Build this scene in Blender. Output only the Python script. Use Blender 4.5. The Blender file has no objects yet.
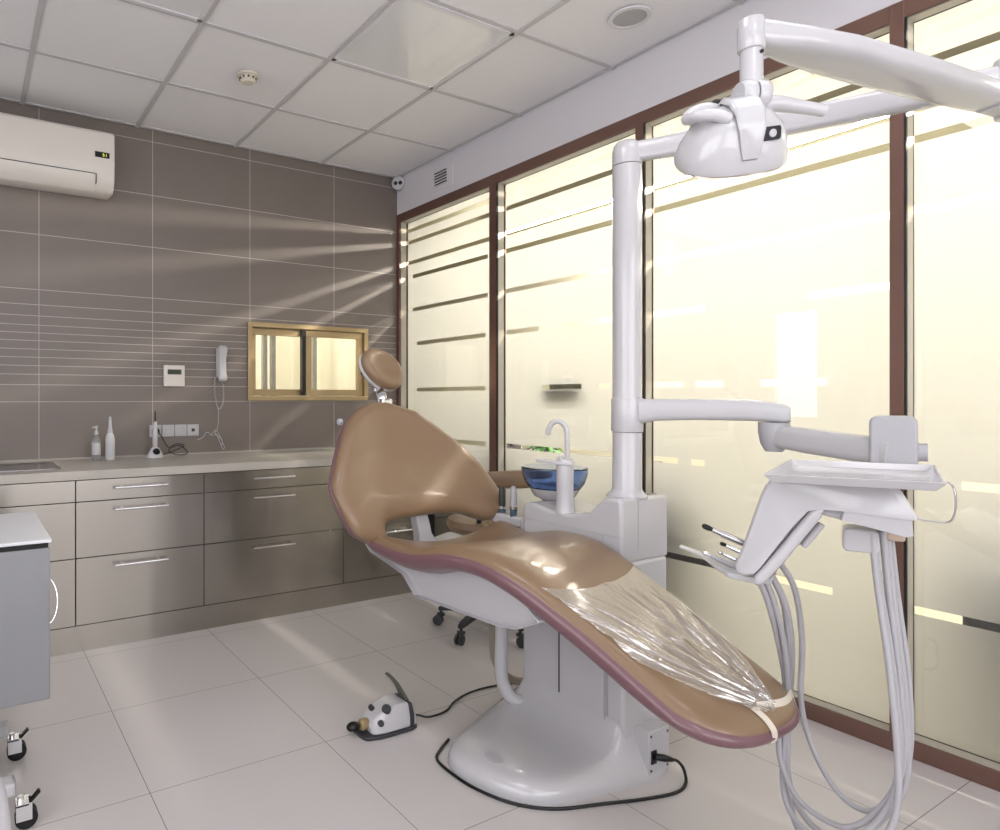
import bpy, bmesh, math, random
from mathutils import Vector, Matrix, noise
random.seed(4)
SC = bpy.context.scene
COL = SC.collection
PI = math.pi
# ------------------------------------------------------------------ room dimensions (metres)
XW = 2.686      # inner face of the glazed wall
YB = 3.90       # inner face of the tiled wall
CZ = 2.745      # ceiling
XL, YF = -1.30, -1.70

# ------------------------------------------------------------------ materials
def lin(h):
    h = h.lstrip('#'); o = []
    for i in (0, 2, 4):
        c = int(h[i:i+2], 16)/255
        o.append(c/12.92 if c <= .04045 else ((c+.055)/1.055)**2.4)
    return tuple(o)+(1,)
def N(nt, t, **k):
    n = nt.nodes.new(t)
    for a, b in k.items(): setattr(n, a, b)
    return n
def link(nt, a, b): nt.links.new(a, b)
MATS = {}
def mat(name, col, rough=.5, metal=0, coat=0, var=.04, vscale=8, bump=0, bscale=60, spec=.5, stretch=None, trans=0, ior=1.45, emis=None, es=0, rvar=0, alpha=1):
    if name in MATS: return MATS[name]
    m = bpy.data.materials.new(name); m.use_nodes = True; nt = m.node_tree
    b = nt.nodes['Principled BSDF']
    c = lin(col)
    tc = N(nt, 'ShaderNodeTexCoord'); mp = N(nt, 'ShaderNodeMapping')
    if stretch: mp.inputs['Scale'].default_value = stretch
    link(nt, tc.outputs['Object'], mp.inputs['Vector'])
    nz = N(nt, 'ShaderNodeTexNoise'); nz.inputs['Scale'].default_value = vscale; nz.inputs['Detail'].default_value = 4
    link(nt, mp.outputs[0], nz.inputs['Vector'])
    mx = N(nt, 'ShaderNodeMix', data_type='RGBA')
    mx.inputs[6].default_value = tuple(max(0, x*(1-var)) for x in c[:3])+(1,)
    mx.inputs[7].default_value = tuple(min(1, x*(1+var)) for x in c[:3])+(1,)
    link(nt, nz.outputs['Fac'], mx.inputs[0]); link(nt, mx.outputs[2], b.inputs['Base Color'])
    b.inputs['Roughness'].default_value = rough; b.inputs['Metallic'].default_value = metal
    b.inputs['Coat Weight'].default_value = coat; b.inputs['Coat Roughness'].default_value = .08
    b.inputs['Specular IOR Level'].default_value = spec
    b.inputs['Transmission Weight'].default_value = trans; b.inputs['IOR'].default_value = ior
    b.inputs['Alpha'].default_value = alpha
    if emis: b.inputs['Emission Color'].default_value = lin(emis); b.inputs['Emission Strength'].default_value = es
    if rvar:
        mr = N(nt, 'ShaderNodeMapRange'); mr.inputs['To Min'].default_value = rough-rvar; mr.inputs['To Max'].default_value = rough+rvar
        link(nt, nz.outputs['Fac'], mr.inputs[0]); link(nt, mr.outputs[0], b.inputs['Roughness'])
    if bump:
        n2 = N(nt, 'ShaderNodeTexNoise'); n2.inputs['Scale'].default_value = bscale; n2.inputs['Detail'].default_value = 3
        link(nt, mp.outputs[0], n2.inputs['Vector'])
        bp = N(nt, 'ShaderNodeBump'); bp.inputs['Strength'].default_value = bump; bp.inputs['Distance'].default_value = .01
        link(nt, n2.outputs['Fac'], bp.inputs['Height']); link(nt, bp.outputs[0], b.inputs['Normal'])
    MATS[name] = m; return m

def line_mask(nt, sock, values=None, period=None, offset=0, w=.0015):
    """1 on grout lines, else 0"""
    def M(op, a, b=None, c=None):
        n = N(nt, 'ShaderNodeMath', operation=op)
        for i, x in enumerate((a, b, c)):
            if x is None: continue
            if isinstance(x, (int, float)): n.inputs[i].default_value = x
            else: link(nt, x, n.inputs[i])
        return n.outputs[0]
    out = None
    if period:
        s = M('SUBTRACT', sock, offset); s = M('DIVIDE', s, period); s = M('ADD', s, .5); s = M('FRACT', s)
        s = M('SUBTRACT', s, .5); s = M('ABSOLUTE', s); s = M('MULTIPLY', s, period)
        out = M('LESS_THAN', s, w)
    for v in values or []:
        s = M('SUBTRACT', sock, v); s = M('ABSOLUTE', s); s = M('LESS_THAN', s, w)
        out = s if out is None else M('MAXIMUM', out, s)
    return out

def tiled(name, base, grout, specs, rough, var=.06, vscale=3, coat=0, gb=.3):
    m = bpy.data.materials.new(name); m.use_nodes = True; nt = m.node_tree; b = nt.nodes['Principled BSDF']
    tc = N(nt, 'ShaderNodeTexCoord'); sp = N(nt, 'ShaderNodeSeparateXYZ'); link(nt, tc.outputs['Object'], sp.inputs[0])
    mask = None
    for ax, kw in specs:
        o = line_mask(nt, sp.outputs[ax], **kw)
        if mask is None: mask = o
        else:
            n = N(nt, 'ShaderNodeMath', operation='MAXIMUM'); link(nt, mask, n.inputs[0]); link(nt, o, n.inputs[1]); mask = n.outputs[0]
    nz = N(nt, 'ShaderNodeTexNoise'); nz.inputs['Scale'].default_value = vscale; nz.inputs['Detail'].default_value = 8; nz.inputs['Roughness'].default_value = .65
    link(nt, tc.outputs['Object'], nz.inputs['Vector'])
    c = lin(base)
    mx = N(nt, 'ShaderNodeMix', data_type='RGBA')
    mx.inputs[6].default_value = tuple(x*(1-var) for x in c[:3])+(1,); mx.inputs[7].default_value = tuple(x*(1+var) for x in c[:3])+(1,)
    link(nt, nz.outputs['Fac'], mx.inputs[0])
    m2 = N(nt, 'ShaderNodeMix', data_type='RGBA'); link(nt, mask, m2.inputs[0]); link(nt, mx.outputs[2], m2.inputs[6]); m2.inputs[7].default_value = lin(grout)
    link(nt, m2.outputs[2], b.inputs['Base Color'])
    mr = N(nt, 'ShaderNodeMapRange'); mr.inputs['To Min'].default_value = rough-.05; mr.inputs['To Max'].default_value = rough+.06
    link(nt, nz.outputs['Fac'], mr.inputs[0])
    m3 = N(nt, 'ShaderNodeMix', data_type='FLOAT'); link(nt, mask, m3.inputs[0]); link(nt, mr.outputs[0], m3.inputs[2]); m3.inputs[3].default_value = .8
    link(nt, m3.outputs[0], b.inputs['Roughness'])
    inv = N(nt, 'ShaderNodeMath', operation='SUBTRACT'); inv.inputs[0].default_value = 1; link(nt, mask, inv.inputs[1])
    bp = N(nt, 'ShaderNodeBump'); bp.inputs['Strength'].default_value = gb; bp.inputs['Distance'].default_value = .003
    link(nt, inv.outputs[0], bp.inputs['Height']); link(nt, bp.outputs[0], b.inputs['Normal'])
    b.inputs['Coat Weight'].default_value = coat
    MATS[name] = m; return m

WALLT = tiled('grey_brown_wall_tile', '#746b65', '#b9b2ad',
    [(0, dict(period=.6083, offset=.3437, w=.0016)),
     (2, dict(values=[2.68, 2.366, 2.062, 1.764, 1.682, 1.622, 1.572, 1.53, 1.488, 1.442, 1.398, 1.353, 1.306, 1.25, 1.158], w=.0017))], .42, var=.14, vscale=2.2)
FLOORT = tiled('pale_floor_tile', '#c3bebd', '#787371',
    [(0, dict(period=.593, offset=.4767, w=.0012)), (1, dict(period=.593, offset=1.984, w=.0012))], .30, var=.03, vscale=1.5)
CEILP = mat('ceiling_panel', '#e2e1e4', .85, var=.015, vscale=30, bump=.05, bscale=200)
CEILG = mat('ceiling_grid_metal', '#bcbabc', .55)
PAINT = mat('white_paint', '#d3d1d6', .7, var=.01)
FRAME = mat('brown_anodised_aluminium', '#7d6157', .26, .55, var=.05)
GOLD = mat('champagne_aluminium', '#a3906f', .34, .7, var=.06, stretch=(1, 1, 20))
GASK = mat('black_rubber', '#141312', .6)
WHITE = mat('white_plastic', '#bcbbbe', .22, coat=.5, var=.01)
WHITE2 = mat('white_moulded_plastic', '#b8b7ba', .32, coat=.2, var=.015)
GREYP = mat('light_grey_plastic', '#a9a8ad', .4)
HOSE = mat('grey_hose_rubber', '#adacb0', .4, var=.03)
DARK = mat('dark_grey_plastic', '#37373a', .4)
BLACK = mat('black_plastic', '#0c0c0d', .35)
CHROME = mat('polished_chrome', '#dcdcde', .12, 1)
LEATH = mat('tan_leather', '#7f674f', .33, coat=.25, var=.05, vscale=5, bump=.08, bscale=420)
LEATH2 = mat('mauve_lit_leather', '#6e4f55', .33, coat=.3, var=.05, vscale=5, bump=.06, bscale=420)  # mauve cast of the left-hand light put into the edge leather colour
STEEL = mat('brushed_stainless_steel', '#aea9a1', .24, 1, var=.05, vscale=3, stretch=(1, 1, .15), bump=.35, bscale=3.2)
_n = STEEL.node_tree; _b = _n.nodes['Principled BSDF']; _t = N(_n, 'ShaderNodeTangent', direction_type='RADIAL', axis='Z'); link(_n, _t.outputs[0], _b.inputs['Tangent']); _b.inputs['Anisotropic'].default_value = .75; _b.inputs['Anisotropic Rotation'].default_value = .25
STEELC = mat('smooth_stainless_steel', '#b6b6b8', .2, 1, var=.05)
CARTM = mat('grey_painted_steel', '#86878a', .38, .25, var=.02)
CARTT = mat('pale_laminate', '#cfd0d3', .35)
COUNTER = mat('pale_stone_worktop', '#b5b0a8', .3, var=.05, vscale=40)
CORRW = mat('cream_corridor_paint', '#b6b2a1', .8)
CORRC = mat('corridor_ceiling_paint', '#8c8874', .8)
CORRF = mat('corridor_floor_tile', '#8f8a7c', .4)

def glass_mat(name, tint=(1, 1, 1, 1), rough=.0, refl=1.0):
    m = bpy.data.materials.new(name); m.use_nodes = True; nt = m.node_tree; nt.nodes.clear()
    o = N(nt, 'ShaderNodeOutputMaterial'); t = N(nt, 'ShaderNodeBsdfTransparent'); t.inputs[0].default_value = tint
    g = N(nt, 'ShaderNodeBsdfGlossy'); g.inputs['Roughness'].default_value = rough
    f = N(nt, 'ShaderNodeLayerWeight'); f.inputs[0].default_value = .5
    pw = N(nt, 'ShaderNodeMath', operation='POWER'); pw.inputs[1].default_value = 5; link(nt, f.outputs['Facing'], pw.inputs[0])
    mu = N(nt, 'ShaderNodeMath', operation='MULTIPLY_ADD'); mu.inputs[1].default_value = .96*refl; mu.inputs[2].default_value = .04*refl; link(nt, pw.outputs[0], mu.inputs[0])
    x = N(nt, 'ShaderNodeMixShader'); link(nt, mu.outputs[0], x.inputs[0]); link(nt, t.outputs[0], x.inputs[1]); link(nt, g.outputs[0], x.inputs[2]); link(nt, x.outputs[0], o.inputs[0])
    MATS[name] = m; return m
GLASS = glass_mat('clear_window_glass', (.95, .95, .945, 1))
def film_mat():
    m = bpy.data.materials.new('frosted_window_film'); m.use_nodes = True; nt = m.node_tree; nt.nodes.clear()
    o = N(nt, 'ShaderNodeOutputMaterial'); t = N(nt, 'ShaderNodeBsdfTranslucent'); d = N(nt, 'ShaderNodeBsdfDiffuse')
    tc = N(nt, 'ShaderNodeTexCoord'); nz = N(nt, 'ShaderNodeTexNoise'); nz.inputs['Scale'].default_value = 1.3
    link(nt, tc.outputs['Object'], nz.inputs['Vector'])
    mx = N(nt, 'ShaderNodeMix', data_type='RGBA'); mx.inputs[6].default_value = (.245, .242, .227, 1); mx.inputs[7].default_value = (.27, .268, .253, 1)
    link(nt, nz.outputs['Fac'], mx.inputs[0]); link(nt, mx.outputs[2], t.inputs[0]); d.inputs[0].default_value = (.8, .8, .78, 1)
    x = N(nt, 'ShaderNodeMixShader'); x.inputs[0].default_value = .18; link(nt, t.outputs[0], x.inputs[1]); link(nt, d.outputs[0], x.inputs[2]); link(nt, x.outputs[0], o.inputs[0])
    return m
FILM = film_mat()
def emit_mat(name, col, s):
    m = bpy.data.materials.new(name); m.use_nodes = True; nt = m.node_tree; nt.nodes.clear()
    o = N(nt, 'ShaderNodeOutputMaterial'); e = N(nt, 'ShaderNodeEmission'); e.inputs[0].default_value = lin(col); e.inputs[1].default_value = s
    link(nt, e.outputs[0], o.inputs[0]); return m

# ------------------------------------------------------------------ object helpers
def wloc(o):
    v = Vector((0, 0, 0))
    while o is not None: v += o.location; o = o.parent
    return v
def obj(name, bm, m, parent=None, smooth=35, bev=0, seg=2, label=None, loc=None, kind=None, sub=0):
    if parent is not None: bmesh.ops.translate(bm, verts=bm.verts, vec=-wloc(parent))
    elif loc is not None: bmesh.ops.translate(bm, verts=bm.verts, vec=-Vector(loc))
    bmesh.ops.recalc_face_normals(bm, faces=bm.faces) if not getattr(bm, 'keep', False) else None
    if smooth:
        for f in bm.faces: f.smooth = True
        a = math.radians(smooth)
        for e in bm.edges:
            if len(e.link_faces) == 2:
                if e.calc_face_angle(0) > a: e.smooth = False
    me = bpy.data.meshes.new(name); bm.to_mesh(me); bm.free()
    me.materials.append(m)
    o = bpy.data.objects.new(name, me); COL.objects.link(o)
    if parent is not None: o.parent = parent
    elif loc is not None: o.location = loc
    if bev:
        b = o.modifiers.new('bevel', 'BEVEL'); b.width = bev; b.segments = seg; b.limit_method = 'ANGLE'; b.angle_limit = math.radians(40); b.harden_normals = False
    if sub:
        s = o.modifiers.new('sub', 'SUBSURF'); s.levels = sub; s.render_levels = sub
    if label: o['label'] = label
    if kind: o['kind'] = kind
    return o
def thing(name, label, cat, loc=(0, 0, 0), group=None):
    o = bpy.data.objects.new(name, None); COL.objects.link(o); o.location = loc; o.empty_display_size = .05
    return tag(o, label, cat, group)
def tag(o, label, cat, group=None, kind=None):
    o['label'] = label; o['category'] = cat
    if group: o['group'] = group
    if kind: o['kind'] = kind
    return o
def B(): return bmesh.new()
def box(bm, x0, x1, y0, y1, z0, z1):
    v = [bm.verts.new(p) for p in ((x0, y0, z0), (x1, y0, z0), (x1, y1, z0), (x0, y1, z0), (x0, y0, z1), (x1, y0, z1), (x1, y1, z1), (x0, y1, z1))]
    for f in ((0, 3, 2, 1), (4, 5, 6, 7), (0, 1, 5, 4), (1, 2, 6, 5), (2, 3, 7, 6), (3, 0, 4, 7)): bm.faces.new([v[i] for i in f])
    return bm
def Bx(*a): return box(B(), *a)
def struct(name, bm, m, parent=None, **k):
    k.setdefault('smooth', 0)
    return obj(name, bm, m, parent, kind='structure' if parent is None else None, **k)
def loft(bm, rings, cap=True, closed=True):
    """rings: list of lists of points, all same length"""
    R = [[bm.verts.new(p) for p in r] for r in rings]
    n = len(R[0])
    for a, b in zip(R, R[1:]):
        for i in range(n if closed else n-1):
            j = (i+1) % n
            bm.faces.new((a[i], a[j], b[j], b[i]))
    if cap and closed:
        bm.faces.new(R[0][::-1]); bm.faces.new(R[-1])
    return bm
def catmull(pts, k=6, closed=False):
    P = [Vector(p) for p in pts]; n = len(P); out = []
    rng = range(n if closed else n-1)
    for i in rng:
        if closed: p0, p1, p2, p3 = P[i-1], P[i], P[(i+1) % n], P[(i+2) % n]
        else: p0, p1, p2, p3 = P[max(i-1, 0)], P[i], P[i+1], P[min(i+2, n-1)]
        for j in range(k):
            t = j/k
            out.append(.5*((2*p1)+(-p0+p2)*t+(2*p0-5*p1+4*p2-p3)*t*t+(-p0+3*p1-3*p2+p3)*t**3))
    if not closed: out.append(P[-1])
    return out
def tube(bm, pts, r, n=10, smooth=6, section=None):
    """round (or custom section [(a,b)]) sweep along pts; r number or list"""
    P = catmull(pts, smooth) if smooth else [Vector(p) for p in pts]
    m = len(P)
    def rad(i):
        if isinstance(r, (int, float)): return r
        t = i/(m-1)*(len(r)-1); a = int(min(t, len(r)-2)); return r[a]+(r[a+1]-r[a])*(t-a)
    T = [(P[min(i+1, m-1)]-P[max(i-1, 0)]).normalized() for i in range(m)]
    up = Vector((0, 0, 1)) if abs(T[0].z) < .9 else Vector((1, 0, 0))
    A = (up-T[0]*up.dot(T[0])).normalized(); rings = []
    for i in range(m):
        A = (A-T[i]*A.dot(T[i])).normalized(); Bv = T[i].cross(A)
        if section: rings.append([P[i]+A*(b*rad(i))+Bv*(a*rad(i)) for a, b in section])
        else: rings.append([P[i]+(A*math.cos(2*PI*k/n)+Bv*math.sin(2*PI*k/n))*rad(i) for k in range(n)])
    return loft(bm, rings)
def axis_mat(d):
    d = Vector(d).normalized(); up = Vector((0, 0, 1)) if abs(d.z) < .95 else Vector((1, 0, 0))
    x = up.cross(d).normalized(); y = d.cross(x)
    return Matrix((x, y, d)).transposed()
def lathe(bm, prof, c=(0, 0, 0), d=(0, 0, 1), n=32, sx=1, sy=1):
    """prof: [(r,h)] along axis d from c"""
    M = axis_mat(d); c = Vector(c)
    if tuple(d) == (0, 0, 1): M = Matrix.Identity(3)
    rings = [[c+M@Vector((max(r, 1e-4)*sx*math.cos(2*PI*k/n), max(r, 1e-4)*sy*math.sin(2*PI*k/n), h)) for k in range(n)] for r, h in prof]
    return loft(bm, rings)
def cyl(bm, a, b, r, n=20, r2=None):
    a, b = Vector(a), Vector(b); L = (b-a).length
    return lathe(bm, [(r, 0), (r if r2 is None else r2, L)], a, (b-a), n)
def ball(bm, c, r, s=(1, 1, 1), seg=20):
    M = Matrix.Translation(Vector(c))@Matrix.Diagonal((r*s[0], r*s[1], r*s[2], 1))
    bmesh.ops.create_uvsphere(bm, u_segments=seg, v_segments=seg//2+2, radius=1, matrix=M); return bm
def prism(bm, poly, f0, f1):
    """poly 2-D points, f0/f1 map (a,b)->3-D for the two faces"""
    return loft(bm, [[f0(*p) for p in poly], [f1(*p) for p in poly]])
def rrect(w, h, r, n=5):
    pts = []
    for cx, cy, a0 in ((w/2-r, h/2-r, 0), (-w/2+r, h/2-r, 90), (-w/2+r, -h/2+r, 180), (w/2-r, -h/2+r, 270)):
        for i in range(n+1):
            a = math.radians(a0+90*i/n); pts.append((cx+r*math.cos(a), cy+r*math.sin(a)))
    return pts
def interp(tab, x):
    tab = sorted(tab)
    if x <= tab[0][0]: return tab[0][1]
    if x >= tab[-1][0]: return tab[-1][1]
    for i in range(len(tab)-1):
        a, b = tab[i], tab[i+1]
        if a[0] <= x <= b[0]:
            p = tab[max(i-1, 0)]; q = tab[min(i+2, len(tab)-1)]
            h = b[0]-a[0]; t = (x-a[0])/h
            m0 = (b[1]-p[1])/(b[0]-p[0]) if b[0] != p[0] else 0; m1 = (q[1]-a[1])/(q[0]-a[0]) if q[0] != a[0] else 0
            return (2*t**3-3*t*t+1)*a[1]+(t**3-2*t*t+t)*h*m0+(-2*t**3+3*t*t)*b[1]+(t**3-t*t)*h*m1
def puffy(bm, S, T, nu=36, nv=44, n=10, crown=.25, off=0, flip=1):
    """cushion around a mid surface S(u,v): full in the middle, rounded to the rim"""
    us = [.5-.5*math.cos(PI*i/nu) for i in range(nu+1)]; vs = [.5-.5*math.cos(PI*i/nv) for i in range(nv+1)]
    e = 1e-3; F = []; K = []
    for v in vs:
        rf, rk = [], []
        for u in us:
            p = Vector(S(u, v)); du = Vector(S(min(u+e, 1), v))-Vector(S(max(u-e, 0), v)); dv = Vector(S(u, min(v+e, 1)))-Vector(S(u, max(v-e, 0)))
            nn = du.cross(dv).normalized()*flip
            a = (1-abs(2*u-1)**n)*(1-abs(2*v-1)**n); b = (1-abs(2*u-1)**2)*(1-abs(2*v-1)**2)
            h = (1-crown)*max(a, 0)**.5+crown*max(b, 0)**.5
            rf.append(bm.verts.new(p+nn*(T/2*h+off))); rk.append(bm.verts.new(p-nn*(T/2*h-off)))
        F.append(rf); K.append(rk)
    for j in range(nv):
        for i in range(nu):
            bm.faces.new((F[j][i], F[j][i+1], F[j+1][i+1], F[j+1][i])); bm.faces.new((K[j][i], K[j+1][i], K[j+1][i+1], K[j][i+1]))
    bmesh.ops.remove_doubles(bm, verts=bm.verts, dist=1e-5)
    return bm

# ================================================================== THE ROOM
struct('floor', Bx(XL-.1, XW+.03, YF-.1, YB+.1, -.1, 0), FLOORT)
# back wall with the hatch opening
HX0, HX1, HZ0, HZ1 = 1.541, 2.432, 1.162, 1.66
b = B(); box(b, XL-.1, HX0, YB, YB+.12, 0, 2.95); box(b, HX1, XW+.06, YB, YB+.12, 0, 2.95); box(b, HX0, HX1, YB, YB+.12, 0, HZ0); box(b, HX0, HX1, YB, YB+.12, HZ1, 2.95)
struct('wall_back', b, WALLT)
# left wall with two window openings, front wall behind the camera with an added light opening
LW = [(3.05, 3.52, .95, 2.05), (-1.2, 1.55, .9, 2.35)]
b = B()
ys = [YF-.1, -1.2, 1.55, 3.05, 3.52, YB+.1]
box(b, XL-.12, XL, ys[0], ys[1], 0, 2.95); box(b, XL-.12, XL, ys[2], ys[3], 0, 2.95); box(b, XL-.12, XL, ys[4], ys[5], 0, 2.95)
for y0, y1, z0, z1 in LW: box(b, XL-.12, XL, y0, y1, 0, z0); box(b, XL-.12, XL, y0, y1, z1, 2.95)
struct('wall_left', b, PAINT)
b = B(); box(b, XL-.12, -.9, YF-.12, YF, 0, 2.95); box(b, 2.2, XW+.1, YF-.12, YF, 0, 2.95); box(b, -.9, 2.2, YF-.12, YF, 0, .85); box(b, -.9, 2.2, YF-.12, YF, 2.45, 2.95)
struct('wall_front', b, PAINT)
DAY = emit_mat('overcast_daylight', '#f7f6f8', 5.0)
for k, (y0, y1, z0, z1) in enumerate(LW):
    w = struct(f'window_{k+5}', Bx(XL-.10, XL-.09, y0, y1, z0, z1), DAY)
    b = B()
    for a0, a1, c0, c1 in ((y0, y1, z0, z0+.05), (y0, y1, z1-.05, z1), (y0, y0+.05, z0, z1), (y1-.05, y1, z0, z1)): box(b, XL-.085, XL-.03, a0, a1, c0, c1)
    if y1-y0 > 1: box(b, XL-.085, XL-.03, .13, .2, z0, z1)
    struct('window_frame', b, PAINT, w)
w = struct('window_9', Bx(-.9, 2.2, YF-.10, YF-.09, .85, 2.45), DAY)  # added glowing pane, unseen behind the camera, to brighten the ceiling
b = B()
for a in ((-.9, 2.2, .85, .9), (-.9, 2.2, 2.4, 2.45), (-.9, -.85, .85, 2.45), (2.15, 2.2, .85, 2.45), (.62, .68, .85, 2.45)): box(b, a[0], a[1], YF-.085, YF-.03, a[2], a[3])
struct('window_frame', b, PAINT, w)
# ceiling: panels as one slab, exposed grid as its own mesh
gx = [.2617+.6*i for i in range(-3, 5)]; gy = [3.8788-.6*j for j in range(0, 10)]
struct('ceiling', Bx(XL-.1, XW+.06, YF-.1, YB+.1, CZ+.006, CZ+.1), CEILP)
b = B()
for x in gx:
    if x < XW: box(b, x-.011, x+.011, YF, YB, CZ, CZ+.008)
for y in gy:
    if y > YF: box(b, XL, XW, y-.011, y+.011, CZ+.0005, CZ+.008)
struct('trim_1', b, CEILG)
# lay-in ceiling light panels (glossy acrylic in a rim)
ACR = mat('glossy_acrylic', '#dfe0e3', .04, coat=1, var=.01)
LPAN = mat('lit_acrylic', '#e8e8ea', .1, emis='#f4f2ff', es=4.2)
def ceil_light(i, j, lit, label):
    x0, y1 = gx[0]+.6*i+.0105, gy[0]-.6*j-.0105; x1, y0 = x0+.579, y1-.579
    t = thing('ceiling_light', label, 'ceiling light', ((x0+x1)/2, (y0+y1)/2, CZ))
    b = B()
    for a in ((x0, x1, y0, y0+.018), (x0, x1, y1-.018, y1), (x0, x0+.018, y0, y1), (x1-.018, x1, y0, y1)): box(b, *a, CZ-.004, CZ+.004)
    obj('frame', b, PAINT, t, smooth=0)
    obj('diffuser', Bx(x0+.018, x1-.018, y0+.018, y1-.018, CZ-.001, CZ+.003), LPAN if lit else ACR, t, smooth=0)
ceil_light(5, 2, False, 'square glossy ceiling light panel nearest the glazed wall')
ceil_light(3, 2, False, 'square ceiling light panel cut by the top edge, left of the glossy one')

# ---- glazed wall
TOPZ = 2.488
struct('wall_right', Bx(XW, XW+.12, YF, YB, TOPZ, 2.95), PAINT)
struct('wall_right_front', Bx(XW, XW+.12, YF, -.62, 0, TOPZ), PAINT)
GX = XW+.06
STR = [2.372, 2.288, 2.142, 2.040, 1.805, 1.563, 1.238, .898, .470]
SH = .0135
panes = [ # y_lo, y_hi, {stripe index: clear segments (None = whole width)}
 (2.938, 3.86, {0: None, 1: None, 2: None, 3: [(3.03, 3.80)], 4: [(3.03, 3.80)], 5: [(3.05, 3.75)], 6: [(3.05, 3.75)], 7: [(3.05, 3.45)], 8: None}),
 (1.963, 2.878, {0: None, 1: None, 2: None, 3: None, 4: None, 5: [(2.62, 2.87), (2.1, 2.42)], 6: [(2.33, 2.60), (2.16, 2.22)], 7: [(2.12, 2.87)], 8: None}),
 (1.002, 1.922, {0: None, 1: None, 2: None, 3: None, 4: None, 5: [(1.68, 1.92), (1.02, 1.28)], 6: [(1.78, 1.92), (1.6, 1.72), (1.36, 1.45), (1.22, 1.25)], 7: [(1.8, 1.92), (1.68, 1.74)], 8: [(1.5, 1.92), (1.2, 1.44)]}),
 (.05, .962, {0: None, 1: None, 2: None, 3: None, 4: None, 6: [], 7: [(.30, .84)], 8: [(.0, .96)]}),
 (-.60, .01, {0: None, 1: None, 2: None, 3: None, 4: None, 8: None}),
]
ZB, ZT = .058, 2.43
for k, (y0, y1, seg) in enumerate(panes):
    w = struct(f'window_{k+1}', Bx(GX, GX+.006, y0-.005, y1+.005, ZB-.01, ZT+.01), GLASS)
    f = B(); xo = GX+.0075
    def quad(a0, a1, c0, c1):
        f.faces.new([f.verts.new(p) for p in ((xo, a0, c0), (xo, a1, c0), (xo, a1, c1), (xo, a0, c1))])
    zs = ZT+.008; rows = [(s, i) for i, s in enumerate(STR)]
    for s, i in rows:
        quad(y0, y1, s+SH, zs); zs = s-SH
        sg = seg.get(i, [])
        if sg is None: continue
        a = y0
        for q0, q1 in sorted(sg):
            if q0 > a: quad(a, q0, s-SH, s+SH)
            a = min(q1, y1)
        if a < y1: quad(a, y1, s-SH, s+SH)
    quad(y0, y1, ZB-.008, zs)
    obj('frosted_film', f, FILM, w, smooth=0)
    g = B()
    for a in ((y0-.004, y0+.003, ZB, ZT), (y1-.003, y1+.004, ZB, ZT)): box(g, XW+.05, XW+.06, *a)
    box(g, XW+.05, XW+.06, y0, y1, ZB-.003, ZB+.004); box(g, XW+.05, XW+.06, y0, y1, ZT-.004, ZT+.003)
    obj('gasket', g, GASK, w, smooth=0)
b = B()
for a0, a1 in ((3.86, 3.90), (2.878, 2.938), (1.922, 1.963), (.962, 1.002), (.01, .05), (-.62, -.60)): box(b, XW-.006, XW+.072, a0, a1, .0, TOPZ)
box(b, XW-.005, XW+.071, -.62, 3.90, ZT, TOPZ); box(b, XW-.005, XW+.071, -.62, 3.90, 0, ZB)
struct('trim_2', b, FRAME, bev=.0015)
b = B()
for y in (1.922, .962, .01, 2.878): box(b, XW-.0065, XW+.006, y-.005, y+.0005, ZB, ZT)
struct('trim_3', b, GASK)
b = B()
for y in (3.86, 2.878, 1.922, .962, .01): box(b, XW+.007, XW+.05, y-.004, y+.0005, ZB, ZT)
for k, (y0, y1, sg) in enumerate(panes): box(b, XW+.007, XW+.05, y0, y1, ZT-.004, ZT+.0005); box(b, XW+.007, XW+.05, y0, y1, ZB-.0005, ZB+.004)
struct('trim_5', b, mat('pale_glazing_bead', '#b9b4a8', .25, .25))

# ---- corridor beyond the glass
CX = 4.9
struct('floor_corridor', Bx(XW+.03, CX+.1, -3, 7.7, -.1, -.002), CORRF)
struct('wall_corridor', Bx(CX, CX+.1, -3, 7.7, 0, 2.7), CORRW)
struct('wall_corridor_end', Bx(2.7, CX, 7.6, 7.7, 0, 2.7), CORRW)
struct('wall_corridor_start', Bx(XW+.12, CX, -2.6, -2.5, 0, 2.7), CORRW)
struct('wall_corridor_side', Bx(2.70, 2.76, 4.021, 7.6, 0, 2.7), CORRW)
struct('ceiling_corridor', Bx(XW+.12, CX+.1, -3, 7.7, 2.55, 2.7), CORRC)
TUBE = emit_mat('warm_fluorescent', '#fff7e8', 300)
t = thing('linear_corridor_light', 'long warm tube light running along the corridor ceiling behind the glass', 'light fixture', (3.5, 1.2, 2.44))
obj('tube_lamp', cyl(B(), (3.5, -.9, 2.42), (3.5, 3.82, 2.42), .013, 10), TUBE, t)
obj('housing', Bx(3.46, 3.54, -.9, 3.82, 2.445, 2.5505), WHITE2, t, smooth=0)
# furniture of the corridor, glimpsed through the clear stripes
CG = mat('dark_grey_laminate', '#4a4a4b', .5); CG2 = mat('olive_grey_fabric', '#7f7d68', .7)
t = thing('corridor_bench', 'dark grey low bench behind the frosted pane right of the instrument hoses', 'bench', (3.1, .45, 0))
obj('seat', Bx(2.95, 3.3, -.25, .88, .40, .52), CG, t, bev=.02)
obj('backrest', Bx(2.87, 2.95, -.25, .88, .40, .78), CG, t, bev=.02)
for a, c in ((2.99, -.2), (2.99, .8), (3.24, -.2), (3.24, .8)): obj('leg', Bx(a, a+.04, c, c+.04, 0, .4), CG, t, smooth=0)
t = thing('waiting_chair', 'grey waiting chair behind the frosted pane right of the cuspidor column', 'chair', (3.05, 1.95, 0))
obj('seat', Bx(2.9, 3.3, 1.72, 2.15, .42, .49), CG, t, bev=.02)
obj('backrest', Bx(2.86, 2.9, 1.72, 2.15, .42, .84), CG, t, bev=.015)
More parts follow.
